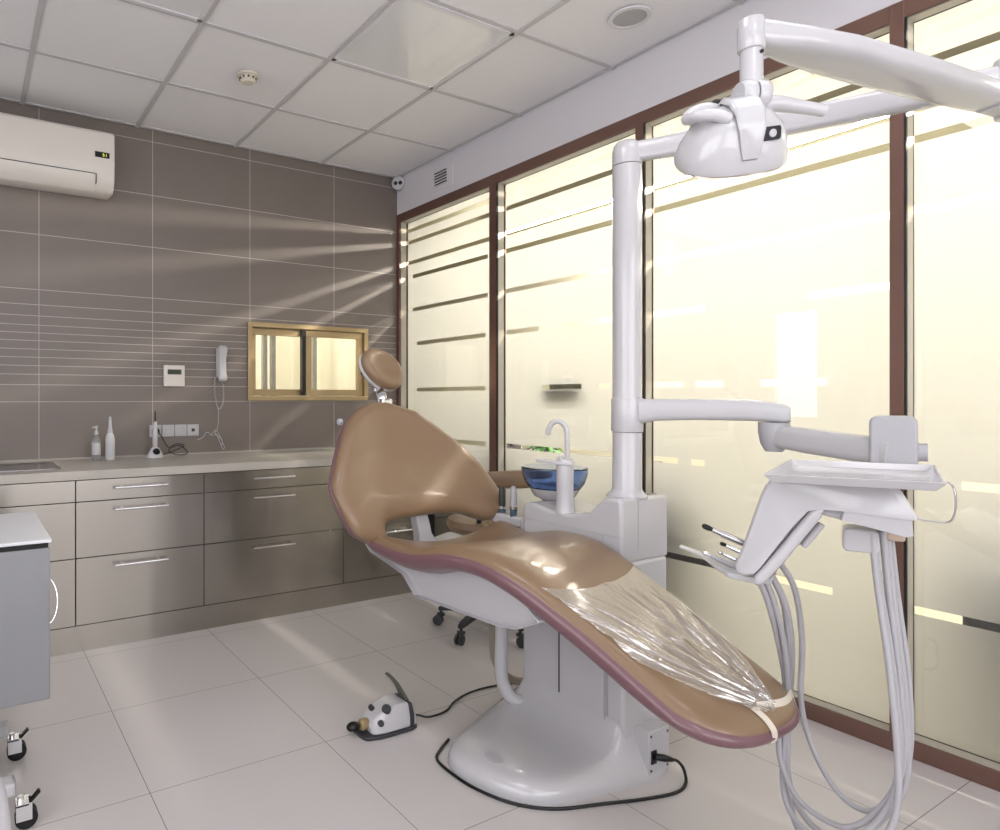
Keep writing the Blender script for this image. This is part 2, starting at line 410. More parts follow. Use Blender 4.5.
for a, c in ((2.9, 1.74), (2.9, 2.1), (3.26, 1.74), (3.26, 2.1)): obj('leg', Bx(a, a+.03, c, c+.03, 0, .42), CG, t, smooth=0)
t = thing('waiting_cabinet', 'low olive cabinet seen through the stripe behind the spout', 'cabinet', (3.2, 2.95, 0))
obj('body', Bx(2.98, 3.4, 2.35, 3.45, 0, .80), CG2, t, bev=.006); obj('top', Bx(2.96, 3.42, 2.33, 3.47, .80, .82), CG, t, bev=.003)
t = thing('wall_lettering', 'small dark letter K on a pale plate, seen through the stripe left of the plant', 'sign', (2.86, 2.96, .86))
obj('backing_plate', Bx(2.862, 2.868, 2.86, 3.04, .825, .96), WHITE2, t, smooth=0)
b = B(); box(b, 2.858, 2.862, 2.945, 2.950, .885, .912); tube(b, [(2.86, 2.945, .898), (2.86, 2.926, .912)], .0022, n=6, smooth=0); tube(b, [(2.86, 2.945, .900), (2.86, 2.926, .885)], .0022, n=6, smooth=0); box(b, 2.858, 2.862, 2.958, 2.972, .897, .901)
obj('letter', b, BLACK, t, smooth=0)
obj('post', Bx(2.866, 2.874, 2.945, 2.955, 0, .90), WHITE2, t, smooth=0)
# plant on the cabinet
LEAF = mat('green_leaf', '#3f7a2c', .5, var=.25)
t = thing('potted_plant', 'small green potted plant seen through the clear stripe left of the spout', 'plant', (3.12, 2.92, .82))
obj('pot', lathe(B(), [(.05, 0), (.065, .05), (.06, .05), (.045, .01)], (3.12, 2.92, .82), n=20), WHITE2, t)
b = B()
for i in range(46):
    a = random.uniform(0, 2*PI); L = random.uniform(.09, .2); el = random.uniform(-.25, .9)
    d = Vector((math.cos(a)*math.cos(el), math.sin(a)*math.cos(el), math.sin(el))); s = d.cross(Vector((0, 0, 1))).normalized()*.018
    p = Vector((3.12, 2.92, .865)); m1 = p+d*L*.55+Vector((0, 0, .02)); q = p+d*L-Vector((0, 0, .01))
    b.faces.new([b.verts.new(v) for v in (p, m1-s, q, m1+s)])
obj('foliage', b, LEAF, t)
t = thing('wall_grille', 'dark perforated metal box fixed behind the second pane, above the spout', 'grille', (2.80, 2.46, 1.22))
obj('grille_plate', Bx(2.79, 2.80, 2.34, 2.58, 1.20, 1.275), CG2, t, bev=.002)
b = B()
for i in range(12):
    for j in range(3): cyl(b, (2.788, 2.352+.019*i, 1.224+.014*j), (2.79, 2.352+.019*i, 1.224+.014*j), .004, 8)
g = obj('perforation', b, BLACK, t, smooth=0)

# ---- hatch window in the tiled wall + the bright room beyond
w = struct('window_8', Bx(HX0+.04, HX1-.04, YB+.066, YB+.070, HZ0+.04, HZ1-.04), GLASS)
def ring(bm, x0, x1, z0, z1, wd, y0, y1):
    box(bm, x0, x1, y0, y1, z0, z0+wd); box(bm, x0, x1, y0, y1, z1-wd, z1); box(bm, x0, x0+wd, y0, y1, z0+wd, z1-wd); box(bm, x1-wd, x1, y0, y1, z0+wd, z1-wd)
b = B(); ring(b, HX0, HX1, HZ0, HZ1, .030, YB-.018, YB+.10); struct('window_frame', b, GOLD, w, bev=.002)
b = B(); ring(b, HX0+.032, 2.005, HZ0+.032, HZ1-.032, .042, YB+.035, YB+.062); struct('sliding_sash', b, GOLD, w, bev=.002)
b = B(); ring(b, 1.958, HX1-.032, HZ0+.032, HZ1-.032, .042, YB+.004, YB+.032); struct('sliding_sash', b, GOLD, w, bev=.002)
b = B(); box(b, HX0+.034, HX0+.043, YB+.03, YB+.036, 1.34, 1.47); box(b, 1.93, 1.957, YB+.0, YB+.036, HZ0+.034, HZ1-.034); box(b, HX1-.048, HX1-.040, YB-.0, YB+.003, 1.34, 1.47); struct('sash_lock', b, BLACK, w)
b = B(); box(b, .9, 2.64, 5.3, 5.4, .6, 2.4); box(b, .85, .95, 4.05, 5.4, .6, 2.4); box(b, 2.64, 2.7, 4.05, 5.4, .6, 2.4); box(b, .85, 2.7, 4.03, 5.4, .5, .6); box(b, .85, 2.7, 4.03, 5.4, 2.4, 2.5)
struct('wall_hatch_room', b, mat('cream_room_paint', '#dcd8c8', .8))
b = B()
for x in (1.99, 2.06, 2.42): box(b, x, x+.035, 4.7, 4.74, .6, 2.4)
struct('trim_4', b, mat('grey_aluminium', '#8d8b86', .4, .4))
def area(name, loc, rot, sx, sy, power, col):
    l = bpy.data.lights.new(name, 'AREA'); l.shape = 'RECTANGLE'; l.size = sx; l.size_y = sy; l.energy = power; l.color = col
    o = bpy.data.objects.new(name, l); COL.objects.link(o); o.location = loc; o.rotation_euler = rot; return o
area('hatch_room_lamp', (1.75, 4.6, 2.38), (0, 0, 0), 1.2, .5, 42, (1, .95, .82))
area('corridor_fill', (4.1, 1.5, 2.54), (0, 0, 0), 1.0, 5, 340, (1, .94, .835))  # added fill without a fixture, brightens the lower part of the frosted film
# the surgery's own ceiling lamps, out of frame
area('ceiling_lamp_near', (.56, 1.2, 2.735), (0, 0, 0), .58, .58, 9, (.97, .96, 1))
area('ceiling_lamp_near', (1.76, .58, 2.735), (0, 0, 0), .58, .58, 6, (.97, .96, 1))
area('ceiling_lamp_rear', (.56, -.6, 2.735), (0, 0, 0), .58, .58, 9, (.97, .96, 1))

# ================================================================== THINGS ON WALLS AND CEILING
t = thing('smoke_detector', 'round cream smoke detector on the ceiling', 'smoke detector', (1.189, 2.997, CZ))
obj('base', lathe(B(), [(.052, 0), (.052, -.012), (.04, -.013)], (1.189, 2.997, CZ+.001), n=28), mat('cream_plastic', '#cfc8ba', .5), t)
obj('sensor_head', lathe(B(), [(.038, -.012), (.038, -.03), (.028, -.04), (0, -.041)], (1.189, 2.997, CZ), n=28), MATS['cream_plastic'], t)
b = B()
for k in range(10):
    a = 2*PI*k/10; box(b, 1.189+.0385*math.cos(a)-.004, 1.189+.0385*math.cos(a)+.004, 2.997+.0385*math.sin(a)-.004, 2.997+.0385*math.sin(a)+.004, CZ-.026, CZ-.018)
obj('vent_slot', b, DARK, t)
t = thing('ceiling_speaker', 'round flush speaker grille in the ceiling near the soffit', 'speaker', (2.36, 1.74, CZ))
obj('rim', lathe(B(), [(.085, 0), (.083, -.006), (.066, -.006), (.064, 0)], (2.375, 1.765, CZ+.001), n=40), PAINT, t)
obj('grille', lathe(B(), [(.065, 0), (.064, -.003), (.0, -.003)], (2.375, 1.765, CZ+.001), n=40), mat('speaker_mesh', '#a6a5a7', .6, var=.2, vscale=300), t)
t = thing('air_vent', 'small white louvred vent in the soffit above the glazing', 'vent', (XW, 3.40, 2.61))
b = B(); box(b, XW-.004, XW, 3.275, 3.50, 2.535, 2.715)
obj('plate', b, PAINT, t, bev=.0015)
b = B(); box(b, XW-.0045, XW-.002, 3.335, 3.46, 2.565, 2.66); obj('opening', b, BLACK, t, smooth=0)
b = B()
for k in range(6): box(b, XW-.010, XW-.003, 3.333, 3.462, 2.563+.0185*k, 2.570+.0185*k)
obj('louvre', b, PAINT, t, smooth=0)
t = thing('alarm_sensor', 'round white security sensor in the corner above the glazing', 'sensor', (XW-.03, 3.86, 2.68))
obj('housing', lathe(B(), [(.0, 0), (.046, 0), (.05, .01), (.05, .045), (.045, .055), (0, .056)], (XW-.0, 3.865, 2.70), (-.75, -.66, -.1), n=32), WHITE2, t)
e = Vector((XW-.0, 3.865, 2.70))+Vector((-.75, -.66, -.1)).normalized()*.056
sd = Vector((.66, -.75, 0))
b = B()
for s in (-.017, .017): lathe(b, [(.0, 0), (.014, .0), (.012, .004), (0, .005)], e+sd*s, (-.75, -.66, -.1), n=20)
obj('lens', b, BLACK, t)
# air conditioner
AC = mat('off_white_plastic', '#d8d2cb', .35, var=.01)
t = thing('air_conditioner', 'white wall-mounted split air conditioner on the tiled wall', 'air conditioner', (.25, YB, 2.25))
prof = [(YB, 2.30), (YB-.14, 2.290), (YB-.17, 2.305), (YB-.197, 2.345), (YB-.205, 2.44), (YB-.20, 2.60), (YB-.185, 2.612), (YB, 2.615)]
b = B(); prism(b, prof, lambda y, z: (-.12, y, z), lambda y, z: (.70, y, z)); obj('body', b, AC, t, bev=.006)
b = B(); prism(b, [(YB-.150, 2.292), (YB-.182, 2.312), (YB-.203, 2.348), (YB-.207, 2.372), (YB-.203, 2.372), (YB-.175, 2.312), (YB-.150, 2.294)], lambda y, z: (-.115, y, z), lambda y, z: (.60, y, z))
obj('air_flap', b, AC, t, bev=.001)
b = B(); prism(b, [(YB-.2035, 2.374), (YB-.2075, 2.374), (YB-.2075, 2.3765), (YB-.2035, 2.3765)], lambda y, z: (-.115, y, z), lambda y, z: (.605, y, z)); box(b, .603, .606, YB-.207, YB-.18, 2.325, 2.376); obj('seam', b, DARK, t, smooth=0)
d = obj('display', Bx(.598, .672, YB-.2065, YB-.2015, 2.465, 2.495), BLACK, t, smooth=0)
GRN = emit_mat('lit_green_digits', '#d9e84a', 2.5)
b = B()
def seg7(bm, x, z, w, h, on, y):
    q = .0016; S = {'a': (x, x+w, z+h-q, z+h), 'd': (x, x+w, z, z+q), 'g': (x, x+w, z+h/2-q/2, z+h/2+q/2), 'b': (x+w-q, x+w, z+h/2, z+h), 'c': (x+w-q, x+w, z, z+h/2), 'e': (x, x+q, z, z+h/2), 'f': (x, x+q, z+h/2, z+h)}
    for s in on: a = S[s]; box(bm, a[0], a[1], y-.001, y, a[2], a[3])
seg7(b, .638, 2.473, .007, .014, 'acdfg', YB-.2063); seg7(b, .650, 2.473, .006, .014, 'bc', YB-.2063)
obj('digits', b, GRN, d, smooth=0)
# thermostat
t = thing('thermostat', 'square white thermostat with small display on the tiled wall', 'thermostat', (1.075, YB, 1.31))
obj('housing', Bx(1.012, 1.138, YB-.022, YB, 1.247, 1.373), AC, t, bev=.005)
d = obj('display', Bx(1.034, 1.116, YB-.0235, YB-.0215, 1.318, 1.348), mat('lcd_grey', '#4c5048', .2), t, smooth=0)
b = B()
for k in range(7): box(b, 1.040+.0098*k, 1.046+.0098*k, YB-.0242, YB-.0233, 1.326, 1.340)
obj('digits', b, BLACK, d, smooth=0)
# intercom handset
t = thing('intercom_phone', 'slim white intercom handset hanging on the tiled wall', 'phone', (1.365, YB, 1.39))
obj('base', Bx(1.335, 1.373, YB-.025, YB, 1.30, 1.485), WHITE2, t, bev=.008)
b = B(); sec = rrect(2, 1.1, .5, 4)
tube(b, [(1.365, YB-.036, 1.287), (1.365, YB-.047, 1.30), (1.365, YB-.040, 1.34), (1.365, YB-.038, 1.42), (1.365, YB-.047, 1.475), (1.365, YB-.038, 1.492)], [.024, .030, .024, .024, .030, .024], section=sec, smooth=5)
obj('handset', b, WHITE2, t)
b = B(); pts = []
base = [(1.355, YB-.03, 1.30), (1.322, YB-.03, 1.30), (1.322, YB-.025, 1.20), (1.345, YB-.022, 1.115), (1.372, YB-.022, 1.14), (1.375, YB-.03, 1.20), (1.370, YB-.03, 1.295)]
cp = catmull(base, 30)
for i, p in enumerate(cp): a = i*.9; pts.append(p+Vector((.0045*math.cos(a), .0045*math.sin(a), 0)))
tube(b, pts, .0018, n=5, smooth=0)
obj('coiled_cord', b, WHITE2, t)
b = B(); tube(b, [(1.345, YB-.02, 1.12), (1.35, YB-.012, 1.05), (1.338, YB-.014, .985), (1.31, YB-.012, .965), (1.30, YB-.02, .95), (1.33, YB-.02, .955), (1.36, YB-.02, .93), (1.375, YB-.02, .90), (1.385, YB-.02, .875), (1.37, YB-.025, .87), (1.34, YB-.02, .945), (1.32, YB-.02, .975), (1.335, YB-.02, .98), (1.37, YB-.02, .915), (1.365, YB-.02, .885)], .0022, n=6)
tube(b, [(1.30, YB-.02, .955), (1.275, YB-.015, .97), (1.25, YB-.012, .94), (1.215, YB-.012, .925)], .0022, n=6)
obj('wire', b, WHITE2, t)
# socket strip
t = thing('socket_strip', 'white strip of four wall sockets above the worktop', 'socket strip', (1.08, YB, .95))
for k in range(4):
    x = .932+.0745*k
    p = obj('socket_plate', Bx(x, x+.071, YB-.010, YB, .95, 1.02), WHITE2, t, bev=.003)
    if k in (1, 2):
        obj('socket', lathe(B(), [(.0235, 0), (.0235, .004), (.020, .004), (.019, .0008), (0, .0008)], (x+.0355, YB-.010, .985), (0, -1, 0), n=28), WHITE2, p)
        b = B()
        for s in (-.009, .009): cyl(b, (x+.0355+s, YB-.0075, .985), (x+.0355+s, YB-.0058, .985), .003, 10)
        obj('contact_hole', b, BLACK, p)
    elif k == 3: obj('jack', Bx(x+.026, x+.045, YB-.0125, YB-.009, .977, .995), DARK, p, smooth=0)
    else: obj('plug', lathe(B(), [(.019, 0), (.019, .02), (.012, .035), (0, .036)], (x+.0355, YB-.010, .985), (0, -1, 0), n=20), BLACK, p)

# ================================================================== CABINETS AND WORKTOP
CT, CB, CF = .840, .800, 3.235
t = thing('worktop', 'pale stone worktop running above the steel drawers', 'worktop', (1, 3.6, CB))
SX0, SX1, SY0, SY1 = -.34, .375, 3.38, 3.72
b = B(); box(b, XL+.02, SX0, CF, YB, CB, CT); box(b, SX1, XW-.01, CF, YB, CB, CT); box(b, SX0, SX1, CF, SY0, CB, CT); box(b, SX0, SX1, SY1, YB, CB, CT)
obj('slab', b, COUNTER, t, smooth=0, bev=0)
obj('upstand', Bx(XL+.02, XW-.01, YB-.006, YB-.0005, CT, CT+.008), mat('sealant', '#a8a49c', .6), t, smooth=0)
t = thing('steel_sink', 'inset stainless steel sink at the left end of the worktop', 'sink', (.02, 3.55, CT))
b = B()
ro = [(p[0], p[1]) for p in rrect(SX1-SX0+.03, SY1-SY0+.03, .03)]; cx, cy = (SX0+SX1)/2, (SY0+SY1)/2
def rr(w, h, r, z): return [(cx+p[0], cy+p[1], z) for p in rrect(w, h, r)]
W0, H0 = SX1-SX0, SY1-SY0
loft(b, [rr(W0+.04, H0+.04, .03, CT+.001), rr(W0+.036, H0+.036, .03, CT+.005), rr(W0-.02, H0-.02, .04, CT+.004), rr(W0-.05, H0-.05, .05, CT-.01), rr(W0-.10, H0-.09, .05, CT-.14), rr(.1, .1, .04, CT-.15)])
obj('basin', b, STEELC, t)
obj('drain', lathe(B(), [(.035, 0), (.033, .004), (.0, .002)], (cx, cy, CT-.149), n=24), CHROME, t)
def cabinet(x0, x1, rows, label, handles, loc_y=3.25):
    t = thing('drawer_cabinet', label, 'cabinet', ((x0+x1)/2, 3.55, 0), 'stainless steel base cabinets')
    obj('carcass', Bx(x0+.001, x1-.001, loc_y+.022, YB-.005, .12, CB-.001), mat('dark_steel', '#55524f', .4, .8), t, smooth=0)
    obj('plinth', Bx(x0, x1, loc_y+.006, loc_y+.024, 0, .119), STEEL, t, smooth=0)
    for k, (z0, z1) in enumerate(rows):
        d = obj('drawer', Bx(x0+.002, x1-.002, loc_y, loc_y+.02, z0+.002, z1-.002), STEEL, t, smooth=0, bev=.0012)
        if handles:
            xc = (x0+x1)/2+handles[0]; hw = handles[1]; z = z1-.042 if k else z1-.045
            b = B(); cyl(b, (xc-hw, loc_y-.032, z), (xc+hw, loc_y-.032, z), .006, 12)
            for s in (-.7, .7): cyl(b, (xc+s*hw, loc_y-.032, z), (xc+s*hw, loc_y+.001, z), .0042, 10)
            obj('handle', b, CHROME, d)
    return t
R3 = [(.122, .434), (.434, .695), (.695, .797)]
cabinet(XL+.02, .441, R3, 'steel base cabinet below the sink, at the left end of the row', None)
cabinet(.441, 1.052, R3, 'steel drawer cabinet with three handles, directly right of the sink', (-.01, .125))
cabinet(1.052, 1.868, R3, 'wide steel drawer cabinet below the thermostat and hatch, left of the tan backrest', (-.03, .12))
cabinet(1.868, 2.67, R3, 'steel drawer cabinet in the corner, half hidden behind the treatment chair', (-.05, .11))
# things on the worktop
FROST = mat('translucent_plastic', '#d9dadd', .35, trans=.35)
CLR = mat('clear_plastic', '#e6e8ea', .08, trans=.85, ior=1.4)
t = thing('spray_bottle', 'short clear pump bottle with white label on the worktop', 'bottle', (.615, 3.76, CT))
obj('body', lathe(B(), [(.0, 0), (.021, .0), (.023, .006), (.023, .10), (.018, .122), (.010, .130), (.010, .140), (0, .141)], (.615, 3.76, CT+.001), n=28), CLR, t)
obj('product_label', lathe(B(), [(.0235, .03), (.0235, .095)], (.615, 3.76, CT+.001), n=28), WHITE2, t)
b = B(); lathe(b, [(.0, .138), (.011, .138), (.011, .155), (.006, .158), (.006, .175), (.009, .177), (.009, .185), (0, .187)], (.615, 3.76, CT+.001), n=20); tube(b, [(.615, 3.76, CT+.181), (.602, 3.75, CT+.181), (.592, 3.742, CT+.176)], .0035, n=8)
obj('pump_nozzle', b, WHITE2, t)
t = thing('squeeze_bottle', 'taller milky white squeeze bottle with long nozzle on the worktop', 'bottle', (.685, 3.75, CT))
obj('body', lathe(B(), [(.0, 0), (.023, .0), (.025, .006), (.025, .11), (.020, .135), (.012, .15), (0, .151)], (.685, 3.75, CT+.001), n=28), FROST, t)
obj('nozzle', lathe(B(), [(.013, .146), (.013, .165), (.010, .170), (.008, .215), (.005, .235), (0, .236)], (.685, 3.75, CT+.001), n=20), WHITE2, t)
t = thing('curing_light', 'white and black cordless curing light standing in its charger on the worktop', 'dental tool', (.935, 3.77, CT))
obj('charger_base', lathe(B(), [(.0, 0), (.048, 0), (.048, .008), (.036, .03), (.024, .052), (.014, .06), (0, .061)], (.935, 3.77, CT+.001), n=32, sy=.85), WHITE, t)
obj('base_window', lathe(B(), [(0, 0), (.021, 0), (.018, .006), (0, .008)], (.935, 3.743, CT+.036), (0, -.75, .55), n=24), BLACK, t)
obj('grip', lathe(B(), [(.0, 0), (.012, 0), (.014, .03), (.014, .09), (.010, .14), (.007, .15), (0, .151)], (.935, 3.77, CT+.055), n=24), WHITE, t)
obj('light_tip', lathe(B(), [(.0045, 0), (.004, .05), (.0035, .06), (0, .061)], (.935, 3.77, CT+.204), n=12), BLACK, t)
b = B(); tube(b, [(.975, 3.78, CT+.012), (1.04, 3.79, CT+.03), (1.11, 3.80, CT+.06), (1.06, 3.81, CT+.07), (1.02, 3.80, CT+.03), (1.08, 3.78, CT+.008), (1.13, 3.80, CT+.02), (1.09, 3.83, CT+.06), (1.03, 3.84, CT+.05), (1.0, 3.85, CT+.10), (.97, YB-.045, CT+.145)], .0026, n=7)
obj('black_cable', b, BLACK, t)

# ================================================================== DENTAL CHAIR
chair = thing('dental_chair', 'tan leather dental treatment chair reclined on a white base', 'dental chair', (1.55, 1.6, 0))
XN = [(.70, 1.37), (.85, 1.355), (1.1, 1.335), (1.22, 1.31), (1.4, 1.265), (1.6, 1.235), (1.9, 1.225), (2.02, 1.24)]
XF = [(.70, 1.73), (.85, 1.742), (1.1, 1.75), (1.4, 1.748), (1.6, 1.755), (1.9, 1.80), (2.02, 1.80)]
ZM = [(.70, .438), (.79, .452), (.868, .470), (.96, .502), (1.08, .558), (1.22, .627), (1.32, .676), (1.42, .706), (1.55, .708), (1.72, .680), (1.88, .682), (2.02, .692)]
def seatS(u, v):
    w = 2*u-1
    yt = .785+.13*(1-math.sqrt(max(0, 1-abs(w)**3*.985))); yr = 2.0-.08*u
    y = yr+(yt-yr)*v
    x = XN_(y)+(XF_(y)-XN_(y))*u
    dip = interp([(.7, .006), (1.1, .010), (1.35, .012), (1.5, .012), (1.7, .045), (1.85, .055), (2.02, .055)], y)
    z = interp(ZM, y)-dip*(1-w*w)+.018*max(0, w)**2*math.exp(-((y-1.88)/.12)**2)
    # toe corners pulled in
    return (x, y, z)
def XN_(y): return interp(XN, y)
def XF_(y): return interp(XF, y)
b = puffy(B(), seatS, .080, 34, 70, n=9, crown=.18)
seat = obj('seat_cushion', b, LEATH, chair, smooth=60)
# welt round the cushion underside, mauve light tint put into its colour
b = B()
def seatLow(u, v):
    p = Vector(seatS(u, v)); p.z -= .012; p.x += .007*(2*u-1); p.y -= .007*(2*v-1); return p
puffy(b, seatLow, .070, 34, 70, n=10, crown=0)
obj('edge_welt', b, LEATH2, seat, smooth=60, label='leather edge band under the cushion, tinted mauve as by side light')
# backrest
BL = [(.64, 1.245), (.66, 1.225), (.69, 1.185), (.72, 1.155), (.80, 1.122), (.865, 1.112), (.95, 1.155), (1.06, 1.228), (1.12, 1.29), (1.16, 1.325)]
BR = [(.68, 1.805), (.70, 1.828), (.74, 1.845), (.80, 1.852), (.84, 1.842), (.943, 1.782), (1.047, 1.675), (1.12, 1.58), (1.16, 1.53)]
BY = [(.64, 1.935), (.75, 1.965), (.86, 2.02), (1.0, 2.10), (1.17, 2.195)]
ZBt = [(0, .70), (.05, .665), (.10, .655), (.15, .665), (.19, .70), (.24, .722), (.4, .732), (.6, .735), (.76, .728), (.85, .708), (.92, .698), (1, .725)]
def backS(u, v):
    w = 2*u-1
    z0 = interp(ZBt, u); z1 = 1.158-.035*abs(w)**3
    z = z0+(z1-z0)*v
    xl, xr = interp(BL, z), interp(BR, z)
    x = xl+(xr-xl)*u
    y = interp(BY, z)+.06*(1-abs(w)**2.4)*(1-.4*v)-.015
    return (x, y, z)
b = puffy(B(), backS, .075, 60, 46, n=12, crown=.15)
back = obj('backrest', b, LEATH, chair, smooth=60)
def backB(u, v):
    p = Vector(backS(.04+.92*u, .05+.9*v)); p.y += .038; p.z -= .012; return p
def backR(u, v):
    p = Vector(backS(u, v)); p.y += .020; p.x += .004*(2*u-1); p.z -= .004; return p
obj('edge_welt', puffy(B(), backR, .05, 60, 46, n=14, crown=0), LEATH2, back, smooth=60, label='leather rim of the backrest, tinted mauve as by side light')
obj('backrest_shell', puffy(B(), backB, .04, 40, 30, n=12, crown=0), WHITE, back, smooth=60)
# small release knob at the upper left of the backrest
obj('release_knob', lathe(B(), [(0, 0), (.013, 0), (.013, .012), (.009, .016), (0, .016)], (1.262, 2.21, 1.085), (-1, 0, 0), n=20), GREYP, back)
# white arm carrying the backrest, seen through the arch
b = B()
pf = [(1.475, .745), (1.53, .745), (1.545, .70), (1.555, .66), (1.60, .60), (1.50, .58), (1.495, .66)]
prism(b, pf, lambda x, z: (x, 2.02, z), lambda x, z: (x+.01, 2.08, z))
obj('backrest_bracket', b, WHITE, chair, bev=.006)
b = B(); prism(b, [(1.548, .735), (1.60, .735), (1.60, .62), (1.57, .62), (1.55, .67)], lambda x, z: (x, 2.06, z), lambda x, z: (x, 2.10, z)); obj('bracket_cover', b, BLACK, chair, bev=.004)
# headrest
hc = Vector((1.508, 2.30, 1.298)); hn = Vector((.13, -.90, .36)).normalized()
hx = Vector((.86, .0, -.50)); hx = (hx-hn*hx.dot(hn)).normalized(); hy = hn.cross(hx)
def headM(dx, dy, dn): return hc+hx*dx+hy*dy+hn*dn
def oval(bm, a, c, t0, t1, dent, n1=40, n2=14):
    rings = []
    for j in range(n2+1):
        ph = -PI/2+PI*j/n2; cr = max(math.cos(ph), 1e-3)**.6; h = math.copysign(abs(math.sin(ph))**.9, math.sin(ph))
        rings.append([headM(a*cr*math.cos(2*PI*k/n1), c*cr*math.sin(2*PI*k/n1)*(1+.06*math.cos(2*PI*k/n1)), (t1*h if h > 0 else t0*h)-(dent*max(0, 1-(cr)**2*1.6) if h > 0 else 0)) for k in range(n1)])
    return loft(bm, rings)
head = obj('headrest', oval(B(), .108, .084, .022, .038, .026), LEATH, chair, smooth=60)
b = B(); oldc = hc.copy(); hc = hc-hn*.018; oval(b, .107, .084, .024, .010, 0); hc = oldc
obj('headrest_shell', b, WHITE, head, smooth=60)
b = B(); tube(b, [(1.50, 2.325, 1.245), (1.49, 2.31, 1.22), (1.475, 2.26, 1.195), (1.47, 2.235, 1.15)], [.020, .016, .020, .022], section=rrect(2, 1, .3, 3), smooth=4); obj('headrest_bracket', b, CHROME, chair)
b = B(); cyl(b, (1.46, 2.30, 1.215), (1.53, 2.30, 1.215), .016, 20); obj('bracket_joint', b, CHROME, chair)
obj('bracket_block', Bx(1.455, 1.505, 2.215, 2.245, 1.14, 1.175), CHROME, chair, bev=.006)
# white under-shell of the seat
def und(xa):
    return [(2.12, .640), (2.07, .606), (1.96, .588), (1.86, .570), (1.79, .514), (1.40, .532), (1.32, .545), (1.24, .588), (1.33, .632), (1.45, .650), (1.6, .625), (1.75, .603), (1.9, .605)]
b = B()
ins = [(1.30, .02), (1.285, .0), (1.74, .0), (1.755, .02)]
P0 = und(0); cY = 1.65; cZ = .58
def seat_under(x, y):
    w = max(-1, min(1, 2*(x-XN_(y))/(XF_(y)-XN_(y))-1)); dip = interp([(.7, .006), (1.1, .010), (1.35, .012), (1.5, .012), (1.7, .045), (1.85, .055), (2.02, .055)], y)
    return interp(ZM, y)-dip*(1-w*w)
rings = []
for x, sh in ((1.325, .03), (1.305, .01), (1.300, 0), (1.36, 0), (1.43, 0), (1.52, 0), (1.62, 0), (1.70, 0), (1.72, .02)):
    rings.append([(x, y+(cY-y)*sh, z+(cZ-z)*sh if 0 < k_ < 8 else seat_under(x, y)-.030-.05*sh) for k_, (y, z) in enumerate(P0)])
loft(b, rings); obj('seat_shell', b, WHITE, chair, bev=.010, seg=3)
# base plate as a height field
pl_out = [(1.335, 1.64), (1.345, 1.53), (1.39, 1.42), (1.47, 1.35), (1.62, 1.315), (1.78, 1.29), (1.90, 1.285), (1.945, 1.34), (1.96, 1.60), (1.96, 1.86), (1.94, 1.91), (1.88, 1.92), (1.72, 1.86), (1.55, 1.79), (1.40, 1.72)]
out = catmull([(x, y, 0) for x, y in pl_out], 12, closed=True)
c0 = Vector((1.84, 1.60, 0)); K = 80; rings = []
hgt = .058
def coldist(p):
    dx = max(1.775-p.x, 0, p.x-1.975); dy = max(1.36-p.y, 0, p.y-1.75); return math.hypot(dx, dy)
rings.append([Vector((p.x, p.y, 0)) for p in out]); rings.append([Vector((p.x, p.y, .012)) for p in out])
for k in range(K):
    t_ = 1-(k/K)**1.3 if k else 1
    t_ = 1-k/K
    r = []
    for p in out:
        q = c0+(p-c0)*(.985*t_); e_ = (p-q).length
        z = .02+(hgt-.02)*(1-math.exp(-e_/.022))+ min(.115, .125*math.exp(-coldist(q)/.042))*min(1, e_/.05)
        r.append(Vector((q.x, q.y, z)))
    rings.append(r)
b = loft(B(), rings); base = obj('base_plate', b, WHITE, chair, smooth=50)
obj('base_cap', lathe(B(), [(.0, 0), (.030, 0), (.029, .004), (0, .005)], (1.43, 1.545, .0545), (-.05, -.03, 1), n=28, sx=1.15, sy=.8), GREYP, base)
# column under the chair
b = B(); box(b, 1.765, 1.985, 1.40, 1.76, .03, .664); obj('column', b, WHITE, chair, bev=.012, seg=3)
b = B(); box(b, 1.7635, 1.766, 1.585, 1.590, .17, .59); obj('seam', b, DARK, chair, smooth=0)
b = B(); box(b, 1.768, 1.988, 1.336, 1.402, .0, .664); obj('service_cover', b, WHITE, chair, bev=.012, seg=3)
obj('cover_seam', Bx(1.7635, 1.766, 1.402, 1.405, .12, .59), GREYP, chair, smooth=0)
b = B(); box(b, 1.82, 1.92, 1.285, 1.345, .015, .15); pb = obj('port_panel', b, WHITE2, chair, bev=.003)
for x, z in ((1.83, .03), (1.91, .03), (1.83, .135), (1.91, .135)): obj('screw', cyl(B(), (x, 1.2835, z), (x, 1.2855, z), .004, 10), DARK, pb)
obj('port', Bx(1.830, 1.853, 1.281, 1.286, .05, .09), BLACK, pb, smooth=0)
# white conduit from shell to base
b = B(); tube(b, [(1.692, 1.79, .54), (1.692, 1.79, .30), (1.692, 1.79, .17), (1.70, 1.775, .12), (1.72, 1.75, .09), (1.77, 1.70, .085)], .0235, n=18); obj('conduit', b, WHITE, chair)
# far curved armrest-like hose behind the conduit
b = B(); tube(b, [(1.80, 1.93, .50), (1.79, 1.94, .25), (1.80, 1.93, .14), (1.85, 1.90, .08), (1.93, 1.84, .07)], .016, n=14); obj('drain_hose', b, mat('brown_grey_hose', '#8f8779', .4), chair)

